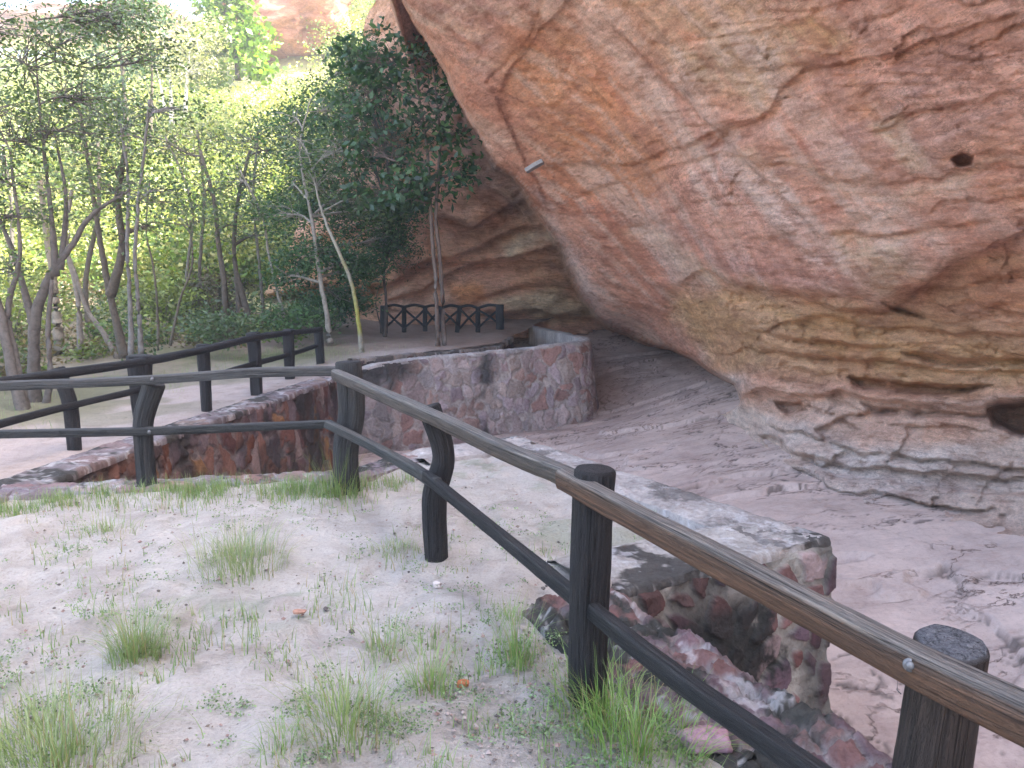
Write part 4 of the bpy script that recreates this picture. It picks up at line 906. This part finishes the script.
# group of thin trunks behind the path
def row_tree(lbl, pts, Y, r, blobs, seed, colr, bark, **k):
    return tree('slender_tree', lbl, [[(x, y, Y, r * (1 - .13 * i)) for i, (x, y) in enumerate(t_)] for t_ in pts], blobs, seed, colr, bark, **k)
row_tree('dark straight trunk, left one of the close pair behind the path', [[(226, 318), (224, 280), (218, 240), (214, 200), (200, 150)]], 20.5, .10, [(205, 190, 20.5, (1.5, 1, .9), 1.2), (180, 150, 21, (1.5, 1, .9), 1.1), (230, 225, 20.6, (1.1, .8, .5), .6)], 5, TEAL, DB_, leafsize=.10, spread=.22, nper=24, dens=36)
row_tree('dark straight trunk, right one of the close pair behind the path', [[(240, 318), (237, 280), (234, 245), (238, 200), (250, 150)], [(248, 312), (236, 272)]], 20.8, .09, [(250, 185, 20.8, (1.4, 1, .8), 1.2), (270, 150, 21.5, (1.3, 1, .8), .8), (262, 235, 21, (1.0, .8, .5), .7)], 6, GRY, DB_, leafsize=.09, spread=.22, nper=26, dens=36)
row_tree('thin leaning trunk left of the dark cave mouth', [[(286, 320), (276, 285), (268, 250), (262, 215), (240, 170)]], 20.0, .05, [(262, 215, 20, (1.0, .7, .6), .8), (240, 180, 20.4, (1.1, .8, .6), .8)], 7, TEAL, PB, leafsize=.09, spread=.2, nper=24, dens=34)
row_tree('paired pale poles with smooth bark behind the wide black post', [[(131, 352), (130, 300), (127, 240), (128, 180), (120, 120)], [(141, 350), (138, 300), (135, 250), (141, 180), (150, 100)]], 14.5, .055, [(125, 130, 14.6, (1.2, .8, .7), 1.1), (160, 110, 15, (1.1, .8, .7), 1.0), (150, 190, 15, (.9, .6, .4), .6)], 8, TEAL, (.20, .19, .18), leafsize=.085, spread=.18, nper=24, dens=44)
row_tree('dark bent tree with a forked top behind the terrace fence', [[(124, 352), (116, 320), (108, 285), (100, 240), (92, 190), (80, 110)], [(110, 290), (122, 250), (118, 200), (125, 150)]], 15.5, .10, [(85, 130, 15.5, (1.4, .9, .8), 1.3), (115, 170, 15.5, (1.1, .8, .6), .8), (150, 225, 15.8, (.9, .7, .4), .6), (60, 90, 15.6, (1.2, .9, .7), .9)], 9, TEAL, DB_, leafsize=.09, spread=.2, nper=24, dens=44)
tree('branching_tree', 'big grey tree with forked branches at the left behind the bent post',
     [[(34, 408, 12.4, .12), (34, 360, 12.4, .11), (35, 320, 12.4, .10), (44, 290, 12.4, .085), (55, 268, 12.4, .07), (72, 245, 12.4, .055), (92, 215, 12.4, .04), (130, 190, 12.4, .02)],
      [(35, 322, 12.4, .08), (24, 290, 12.4, .06), (14, 255, 12.4, .05), (0, 220, 12.4, .03)], [(55, 268, 12.4, .06), (52, 220, 12.3, .045), (46, 170, 12.3, .035), (38, 90, 12.3, .02), (35, 20, 12.3, .012)],
      [(60, 262, 12.4, .05), (66, 200, 12.5, .035), (56, 140, 12.6, .02)]],
     [(20, 60, 12.3, (1.1, .8, .7), 1.2), (60, 45, 12.4, (.8, .7, .5), .8), (10, 140, 12.2, (1.0, .8, .6), 1.1), (60, 130, 12.4, (.9, .7, .5), 1.0), (115, 190, 12.4, (.8, .6, .35), .8), (5, 215, 12.2, (.8, .6, .4), .8), (90, 100, 12.8, (.9, .6, .5), .8), (120, 25, 13, (1.0, .7, .4), 1.1), (150, 60, 13.4, (.7, .6, .35), .5), (100, 10, 12.8, (.8, .6, .4), .8)],
     10, TEAL, (.13, .115, .105), .075, .16, 26, 46)
tree('branching_tree', 'leaning multi-stemmed grey tree at the far left edge of the photo',
     [[(24, 410, 11.6, .10), (12, 370, 11.6, .09), (2, 320, 11.6, .08), (-10, 270, 11.6, .06), (-20, 150, 11.6, .03)], [(26, 408, 11.7, .08), (16, 360, 11.7, .065), (8, 310, 11.7, .05), (20, 250, 11.7, .035), (10, 150, 11.7, .02)], [(42, 412, 12.0, .07), (50, 380, 12, .05), (48, 330, 12, .045), (52, 280, 12, .03)]],
     [(-20, 110, 11.6, (1.0, .8, .7), 1.0), (5, 180, 11.6, (.7, .6, .5), .7), (-5, 30, 11.8, (.9, .7, .6), 1.0), (10, 265, 11.8, (.6, .5, .3), .5)],
     11, TEAL, (.13, .115, .105), .075, .16, 26, 46)
row_tree('thick pale trunk lit from behind between the grey branches', [[(60, 350), (56, 310), (52, 270), (46, 230), (40, 180)]], 17.5, .13, [(50, 190, 17.5, (1.4, 1, .6), .9), (20, 210, 17.8, (1.2, 1, .6), .7)], 12, YEL, (.26, .22, .17), leafsize=.11, spread=.24, nper=20, dens=30)
row_tree('crooked pale trunk bending right behind the terrace fence', [[(118, 354), (100, 328), (86, 308), (74, 270), (60, 235)], [(80, 352), (78, 300), (66, 240), (72, 190)]], 17.0, .07, [(70, 235, 17, (1.0, .8, .5), .6)], 13, YEL, (.22, .19, .16), leafsize=.10, spread=.22, nper=20, dens=30)
row_tree('thin crooked sapling right of the paired pale poles', [[(158, 345), (157, 300), (152, 260), (146, 230), (150, 180)], [(170, 340), (180, 300), (192, 265), (190, 220)]], 17.5, .035, [(150, 200, 17.5, (1.1, .8, .6), .9), (190, 225, 17.8, (1.0, .8, .5), .8)], 14, TEAL, (.15, .13, .10), leafsize=.09, spread=.2, nper=24, dens=34)
for i_, (x_, Yd, r_, lb) in enumerate([(8, 20, .08, 'slim grey trunk far left beyond the multi-stemmed tree'), (92, 21, .09, 'grey trunk seen between the crooked and the dark bent trunks'), (183, 22.5, .06, 'grey sapling trunk midway between the paired poles and the dark pair'), (205, 24, .07, 'thin brown trunk just left of the dark close pair'), (265, 23.5, .06, 'brown stem at the right of the dark close pair')]):
    rg = random.Random(i_); yb = {20: 345, 21: 342, 22.5: 335, 24: 330, 23.5: 330}[Yd]
    row_tree(lb, [[(x_, yb), (x_ + rg.uniform(-8, 4), yb - 60), (x_ + rg.uniform(-14, 10), yb - 130), (x_ + rg.uniform(-20, 14), yb - 200)]], Yd, r_, [(x_ + rg.uniform(-20, 10), yb - 190, Yd, (1.7, 1.1, .9), 1.2), (x_ + rg.uniform(-20, 20), yb - 130, Yd, (1.4, 1.0, .6), .7)], 20 + i_, TEAL if i_ % 2 else YEL, DB_ if i_ % 2 else GB, leafsize=.12, spread=.24, nper=22, dens=34)
# sunlit ones on the slope
tree('pale_tree', 'pale feathery tree with white stems on the sunny hillside', [[(172, 122, 42, .14), (171, 95, 42, .11), (168, 60, 42, .07), (160, 25, 42, .03)], [(185, 110, 42, .11), (187, 80, 42, .09), (190, 45, 42, .04)], [(165, 108, 42, .08), (160, 82, 42, .07), (150, 50, 42, .03)]],
     [(165, 35, 42, (2.2, 1.5, 1.2), 1.6), (200, 40, 42, (1.5, 1.2, 1.4), 1.0), (150, 60, 42, (1.6, 1.2, .9), .8), (190, 70, 42, (1.6, 1.2, .8), .7)], 30, PALEY, (.6, .58, .52), .16, .4, 40, 60, twr=.04)
tree('bright_tree', 'bright yellow green broad leaved tree below the red outcrop', [[(238, 78, 44, .16), (236, 50, 44, .12), (230, 15, 44, .05)], [(216, 82, 44.5, .08), (218, 50, 44.5, .05), (222, 10, 44.4, .03)]],
     [(225, 12, 44, (1.6, 1.2, 1.0), 1.5), (245, 40, 43.8, (1.4, 1.2, .9), 1.3), (215, 40, 43.8, (1.2, 1.2, .8), 1.0), (255, 65, 43.6, (.9, 1, .6), .7), (205, 75, 43.6, (1.2, 1, .6), .8), (230, -25, 44, (1.8, 1.2, 1.0), 1.2)], 31, ((.10, .20, .02), (.20, .30, .04)), DB_, .36, .32, 14, 56, asp=.7, twr=.04)
tree('dark_crown_tree', 'dark crowned tree rising above the skyline at the top left', [[(128, 150, 36, .14), (124, 90, 36, .11), (118, 30, 36, .05)], [(150, 140, 36.4, .09), (152, 80, 36.4, .06), (150, 40, 36.4, .03)]],
     [(105, 20, 36, (1.9, 1.4, .9), 1.2), (145, 15, 36, (1.4, 1.3, .9), 1.2), (75, 30, 36, (1.2, 1.2, .6), .7), (130, 60, 36, (1.8, 1.3, .9), 1.1), (95, 100, 36, (2.0, 1.4, 1.0), 1.2)], 32, DK, DB_, .22, .35, 22, 50, twr=.03)
# ------------------------------------------------------------------ hillside scrub: one mass nobody could count
def hillside_scrub():
    rng = np.random.default_rng(77); n = 3400
    y = rng.uniform(27, 80, n); x = -12 + rng.uniform(-1, 1, n) * (12 + .75 * y) ; 
    x = np.where(rng.uniform(0, 1, n) < .9, rng.uniform(-.72, -.08, n) * y + rng.normal(0, 1, n), x)
    ok = ~((x > -3.5 - (y - 25) * .10) & (y < 60)) & ~((np.abs(x + 17.6 * y / 60) < 4.2) & (y > 52)); x, y = x[ok], y[ok]; n = len(x)
    z = hillz(x, y); hgt = rng.uniform(.6, 3.2, n) * (1 + .3 * (y > 45))
    cen = []; tint = []
    pal = np.array([(.15, .19, .04), (.22, .24, .06), (.09, .14, .035), (.30, .29, .11), (.12, .19, .03), (.17, .19, .07), (.26, .27, .08)])
    for i in range(n):
        k = rng.integers(6, 12); c = np.array([x[i], y[i], z[i] + hgt[i] * .6]) + rng.normal(0, 1, (k, 3)) * np.array([.7, .7, .42]) * hgt[i] * .5
        cen.append(c); tint += [pal[rng.integers(len(pal))]] * k
    cen = np.concatenate(cen); tint = np.array(tint)
    nper = 24; V, Fc, C = leaves(cen, .38, nper, .19, ((1, 1, 1), (1, 1, 1)), rng, .8, .6, 0)
    C = (C * .45 + .55) * np.repeat(tint, nper * 4, 0) * 1.25  # leaf tints lightened and evened out to imitate haze
    o = mk('hillside_scrub', V, Fc, M_LEAF, None, C, False); meta(o, 'sunlit yellow green scrub and bushes covering the hillside', 'scrub', None, 'stuff')
hillside_scrub()
def undergrowth():
    rng = np.random.default_rng(78); cen = []; tint = []
    for i in range(420):
        Yd = rng.uniform(13.5, 26); px_ = rng.uniform(-140, 300)
        x = (px_ - 512) / F * Yd
        if x > -5.6 and Yd < 19: continue
        if Yd < 19 and px_ > 150: continue
        if px_ > 60 and Yd < 16.5: continue
        z = float(terz(np.array(x), np.array(Yd))) if Yd < 25 else .4
        h = rng.uniform(.15, .9) * (1.3 if Yd > 21 else .8); k = rng.integers(4, 9)
        cen.append(np.array([x, Yd, z + h * .55]) + rng.normal(0, 1, (k, 3)) * np.array([.6, .5, .4]) * h * .6)
        tint += [[(.10, .16, .04), (.16, .20, .05), (.06, .10, .035), (.17, .13, .07)][rng.integers(4)]] * k
    cen = np.concatenate(cen); V, Fc, C = leaves(cen, .16, 16, .12, ((1, 1, 1), (1, 1, 1)), rng, .8, .5, 0)
    C = C * np.repeat(np.array(tint), 64, 0)
    o = mk('undergrowth', V, Fc, M_LEAF, None, C, False); meta(o, 'low leafy undergrowth between the trunks behind the path', 'undergrowth', None, 'stuff')
undergrowth()
def bush(name, label, px_, py_, Yd, r, seed, colr, ls=.10, dens=60, group=None):
    c = P(px_, py_, Yd); rr = root(name, (c[0], c[1], c[2]), label, 'shrub', group); rng = np.random.default_rng(seed)
    cen = blobcentres([((c[0], c[1], c[2] + r[2] * .8), r, 1)], dens, rng)
    g = Geo()
    for q in cen[:26]:
        m = (np.array(c) + q) / 2 + rng.normal(0, .05, 3); V, Fc = sweep([tuple(np.array(c) + [0, 0, -.05]), tuple(m), tuple(q)], [.016, .010, .004], 5, cap=False); g.add(V, Fc, (.2, .17, .13))
    g.build('stem', M_BARK, rr); V, Fc, C = leaves(cen, .13, 20, ls, colr, rng, .7, .45, .1); mk('foliage', V, Fc, M_LEAF, rr, C, False)
bush('shrub', 'light green layered shrub at the cave mouth left of the pale trunk', 300, 328, 19.3, (1.0, .6, .32), 41, ((.06, .12, .05), (.10, .18, .06)), .12, 60)
bush('shrub', 'low spreading shrub behind the terrace fence near the sapling', 222, 340, 17.6, (.85, .6, .42), 42, ((.07, .12, .06), (.12, .17, .08)), .12, 60)
bush('shrub', 'dark brown bushy shrub filling the hollow behind the dark close pair', 215, 320, 22.6, (1.1, .8, .8), 43, ((.07, .06, .04), (.12, .09, .05)), .12, 80)
bush('shrub', 'dark green bush against the ochre rock right of the cave', 330, 325, 22.4, (1.2, .6, .6), 44, DK, .12, 80)
bush('shrub', 'sunlit yellow green bush at the far left behind the leaning stems', 15, 330, 19.5, (1.6, 1, .9), 45, YEL, .14, 90)
bush('shrub', 'bright yellow green bush between the poles and the dark trunks', 165, 320, 21.5, (1.2, .8, .7), 46, YEL, .14, 80)

# ------------------------------------------------------------------ grass
def blades(bases, hts, rng, lean=.5, wid=.0035, nseg=4, col0=(.10, .17, .05), col1=(.20, .27, .10), ori=None):
    n = len(bases); az = rng.uniform(0, 2 * np.pi, n) if ori is None else ori
    ln = rng.uniform(.05, 1, n) * lean; t = np.linspace(0, 1, nseg + 1)
    L = np.asarray(hts); d = np.stack([np.cos(az), np.sin(az), 0 * az], -1); sd_ = np.stack([-np.sin(az), np.cos(az), 0 * az], -1)
    V = []
    for k in t:
        hor = (ln * (k ** 1.8))[:, None] * L[:, None]; ver = (k * np.sqrt(np.clip(1 - (ln * k * .9) ** 2, .1, 1)))[:, None] * L[:, None]
        c = bases + d * hor + np.array([0, 0, 1]) * ver; wd = wid * (1 - k * .92)
        V += [c - sd_ * wd, c + sd_ * wd]
    V = np.stack(V, 1); m = 2 * (nseg + 1); Fc = []
    idx = np.arange(n)[:, None] * m
    for k in range(nseg): Fc.append(np.concatenate([idx + 2 * k, idx + 2 * k + 1, idx + 2 * k + 3, idx + 2 * k + 2], 1))
    Fc = np.concatenate(Fc); cc = np.array(col0) + (np.array(col1) - np.array(col0)) * rng.uniform(0, 1, (n, 1)); dry = rng.uniform(0, 1, n) < .14; cc[dry] = (.32, .27, .15)
    return V.reshape(-1, 3), Fc, np.repeat(cc, m, 0)
def tuft(label, px_, py_, R, H, n, seed, lean=.6, col0=(.10, .17, .06), col1=(.19, .25, .11), group=None, wid=.003):
    n = int(n * .85); col0 = tuple(q * 1.3 for q in col0); col1 = tuple(q * 1.45 for q in col1); wid *= .72; lean += .3; H *= 1.08; R *= 1.35
    rng = np.random.default_rng(seed); c = G(px_, py_, 0); z = float(platz(np.array(c[0]), np.array(c[1])))
    a = rng.uniform(0, 2 * np.pi, n); rr = R * rng.uniform(0, 1, n) ** .8
    B = np.stack([c[0] + rr * np.cos(a), c[1] + rr * np.sin(a), np.full(n, z - .015)], -1)
    V, Fc, C = blades(B, H * rng.uniform(.35, 1.1, n), rng, lean, wid, 4, col0, col1, a + rng.normal(0, .6, n))
    r = root('grass_tuft', (c[0], c[1], z), label, 'grass tuft', group)
    o = mk('blades', V, Fc, M_GRASS, r, C, False)
    return r
GG = 'grass tufts on the sand'
tuft('dense rounded olive tuft alone in the middle of the left sand', 135, 662, .075, .25, 420, 1, .75, (.12, .18, .07), (.21, .26, .12), GG)
tuft('wide sprawling wispy tuft growing below the kerb and left of the corner post', 240, 570, .20, .26, 480, 2, .8, (.13, .18, .08), (.23, .27, .14), GG)
tuft('tall bright green tuft at the foot of the central black post', 600, 712, .13, .26, 300, 3, .8, (.11, .19, .05), (.18, .28, .08), GG, .0034)
tuft('bright sprawling tuft at the bottom edge right of the central post foot', 640, 752, .16, .22, 420, 4, .9, (.11, .19, .05), (.18, .28, .08), GG, .0034)
tuft('upright green tuft between the central post and the curved post', 515, 660, .07, .24, 170, 5, .6, (.12, .21, .06), (.20, .28, .10), GG)
tuft('small bright tuft just above the upright one on the sand', 512, 618, .05, .13, 90, 6, .7, (.12, .22, .06), (.2, .28, .1), GG)
tuft('narrow green tuft left of the orange stone chip', 430, 690, .07, .22, 130, 7, .6, (.12, .20, .06), (.2, .27, .1), GG)
tuft('large loose tuft lower centre-left on the sand', 345, 735, .13, .27, 330, 8, .75, (.13, .19, .07), (.22, .27, .12), GG)
tuft('small green clump at the lower edge left of the large loose tuft', 285, 752, .06, .12, 160, 9, .8, (.11, .20, .05), (.18, .27, .09), GG)
tuft('big blurry olive tuft in the bottom left corner', 60, 775, .17, .28, 520, 10, .8, (.13, .18, .07), (.22, .27, .13), GG)
tuft('thin tuft at the left edge above the corner clump', 30, 735, .10, .17, 160, 11, .8, (.14, .18, .08), (.24, .27, .14), GG)
tuft('tuft with seed stalks at the foot of the thick corner post', 338, 496, .10, .36, 170, 12, .6, (.12, .19, .06), (.21, .27, .1), GG)
tuft('faint spreading tuft below the wide kerb on the left sand', 110, 535, .14, .14, 160, 13, .8, (.13, .19, .07), (.22, .27, .12), GG)
tuft('low wispy tuft between the corner post and the curved post', 395, 550, .11, .10, 150, 14, .9, (.15, .20, .09), (.24, .28, .14), GG)
tuft('sparse tall tuft in the lower middle between two loose tufts', 385, 650, .08, .18, 110, 15, .7, (.13, .19, .08), (.22, .27, .13), GG)
def grass_stuff():
    rng = np.random.default_rng(55); Bs = []; Hs = []
    # strip below the kerb
    n = 5200; px_ = rng.uniform(-60, 415, n); base = np.interp(px_, [-60, 0, 100, 200, 350, 415], [512, 508, 494, 492, 488, 476]); py_ = base + np.abs(rng.normal(0, 1, n)) * 9 + 1
    dens = smooth(-.3, .3, fbm(xyz(px_ / 30, py_ / 12), 1, 3, 6)); keep = rng.uniform(0, 1, n) < .25 + .75 * dens
    for a, b in zip(px_[keep], py_[keep]): Bs.append(G(a, b, -.02)); Hs.append(rng.uniform(.05, .16))
    # scattered
    n = 16000; px_ = rng.uniform(-40, 720, n); py_ = rng.uniform(500, 800, n); d = fbm(xyz(px_ / 55, py_ / 28), 1, 4, 12); keep = (d > .12) & (rng.uniform(0, 1, n) < .5)
    for a, b in zip(px_[keep], py_[keep]):
        g_ = G(a, b, 0)
        if sdf(PLAT + [(-9.5, -3), (-9.5, 3.0)], np.array(g_[0]), np.array(g_[1])) < -.5: Bs.append(g_); Hs.append(rng.uniform(.02, .10) * (1 + .9 * smooth(.25, .6, fbm(xyz(np.array(a / 40), np.array(b / 25)), 1, 3, 19))) * (1.0 if b < 700 else .8))
    # terrace patch
    n = 2600; X = rng.normal(-5.2, 1.0, n); Y = rng.normal(17.3, 1.2, n)
    Bs2 = [(x, y, float(z)) for x, y, z in zip(X, Y, terz(X, Y))]; Bs += Bs2; Hs += list(rng.uniform(.05, .16, n))
    n = 2600; X = rng.uniform(-10, -5.0, n); Y = rng.uniform(9, 19, n); k = fbm(xyz(X, Y), .8, 3, 3) > .1; X, Y = X[k], Y[k]
    Bs += [(x, y, float(z)) for x, y, z in zip(X, Y, terz(X, Y))]; Hs += list(rng.uniform(.05, .2, len(X)))
    B = np.array(Bs); B[:, 2] = np.where(B[:, 1] < 8, platz(B[:, 0], B[:, 1]) - .01, B[:, 2] - .02)
    V, Fc, C = blades(B, np.array(Hs), rng, .9, .0026, 3, (.13, .22, .07), (.26, .35, .13))
    o = mk('grass', V, Fc, M_GRASS, None, C, False); meta(o, 'thin green grass along the kerb and sprinkled over the sand', 'grass', None, 'stuff')
grass_stuff()
def ground_cover():
    rng = np.random.default_rng(56); n = 22000; px_ = rng.uniform(-60, 700, n); py_ = rng.uniform(498, 800, n)
    P0 = np.array([G(a, b, 0) for a, b in zip(px_, py_)]); d = fbm(xyz(P0[:, 0], P0[:, 1]), 1.6, 4, 61) * .4 + .9 * fbm(xyz(P0[:, 0], P0[:, 1]), 9, 4, 62)
    k = (d > .43) & (sdf(PLAT + [(-9.5, -3), (-9.5, 3.0)], P0[:, 0], P0[:, 1]) < -.42); B = P0[k]
    xy = B[:, :2] + rng.normal(0, .006, (len(B), 2)); z = platz(xy[:, 0], xy[:, 1]) + .012
    cen = np.c_[xy, z + .008]; V, Fc, C = leaves(cen, .014, 3, .011, ((.14, .21, .10), (.21, .29, .15)), rng, .12, .7, 0)
    o = mk('creeping_weeds', V, Fc, M_GRASS, None, C, False); meta(o, 'tiny creeping green weeds speckling the sand', 'weeds', None, 'stuff')
ground_cover()
def litter():
    rng = np.random.default_rng(57); g = []; n = 1700; Vs = []; Fs = []; Cs = []; m = 0
    for i in range(n):
        near = i % 3 == 0
        if near: c = G(rng.uniform(430, 700), rng.uniform(580, 790), 0)
        else: c = G(rng.uniform(-40, 700), rng.uniform(470, 800), 0)
        if sdf(PLAT + [(-9.5, -3), (-9.5, 3.0)], np.array(c[0]), np.array(c[1])) > -.2: continue
        z = float(platz(np.array(c[0]), np.array(c[1]))); s = rng.uniform(.004, .012) * (1.5 if rng.uniform() < .06 else 1)
        v = np.array([(1, 0, 0), (0, 1, 0), (-1, 0, 0), (0, -1, 0), (0, 0, .7), (0, 0, -.6)]) * s * rng.uniform(.6, 1.3, (6, 3)); a = rng.uniform(0, 6); R_ = np.array([[math.cos(a), -math.sin(a), 0], [math.sin(a), math.cos(a), 0], [0, 0, 1]])
        Vs.append(v @ R_.T + np.array([c[0], c[1], z + .004])); Fs += [(a_ + m, b_ + m, c_ + m) for a_, b_, c_ in ((0, 1, 4), (1, 2, 4), (2, 3, 4), (3, 0, 4), (1, 0, 5), (2, 1, 5), (3, 2, 5), (0, 3, 5))]; m += 6
        cc = [(.34, .28, .26), (.12, .10, .09), (.30, .20, .17), (.2, .16, .13)][rng.integers(4)]; Cs += [cc] * 6
    o = mk('pebbles', np.concatenate(Vs), Fs, M_CHIP, None, Cs, False); meta(o, 'small pebbles and twigs strewn over the sand', 'pebbles', None, 'stuff')
litter()
def stone(label, px_, py_, r, col, seed, z=.01):
    c = G(px_, py_, z); boulder('stone', label, (c[0], c[1], z + r[2] * .4), r, col, seed, M_CHIP, 14, .35, None, 'stone')
stone('small orange stone chip on the sand', 463, 685, (.022, .015, .012), (.36, .13, .06), 3)
stone('flat purple stone at the foot of the rubble wall', 706, 742, (.085, .06, .03), (.32, .20, .24), 4, .03)
stone('grey sunken stone at the platform edge left of the central post', 560, 608, (.06, .045, .02), (.22, .20, .19), 5)
stone('pale pebble on the sand right of the curved post', 437, 585, (.022, .018, .014), (.55, .48, .44), 6)
stone('reddish flat stone on the sand left of the curved post', 300, 612, (.03, .02, .006), (.36, .20, .14), 7)
stone('white lump of mortar beside the central post', 598, 588, (.07, .05, .03), (.40, .37, .35), 8)
# grey slab wedged in the crack of the cliff
XX, YY, DD = build_cliff.XYD
def cdep(px_, py_): return float(DD.ravel()[np.argmin(((XX - px_) ** 2 + (YY - py_) ** 2).ravel())])
g = Geo(); dm = max(min(cdep(530, 168), cdep(541, 162), 16.6), 12); a_ = np.array(P(526, 171, dm + .05)); b_ = np.array(P(543, 161, dm - .02))
V, Fc = sweep([tuple(a_), tuple((a_ + b_) / 2 + [0, 0, .01]), tuple(b_)], [.055, .06, .055], prof=[(-1.6, -.6), (1.2, -.9), (1.35, .6), (.2, .95), (-1.4, .7)]); g.add(V, Fc, (.30, .30, .30)); o = g.build('flat_slab', M_CHIP, None, False)
meta(o, 'small light grey slab wedged in the cliff crack', 'slab')
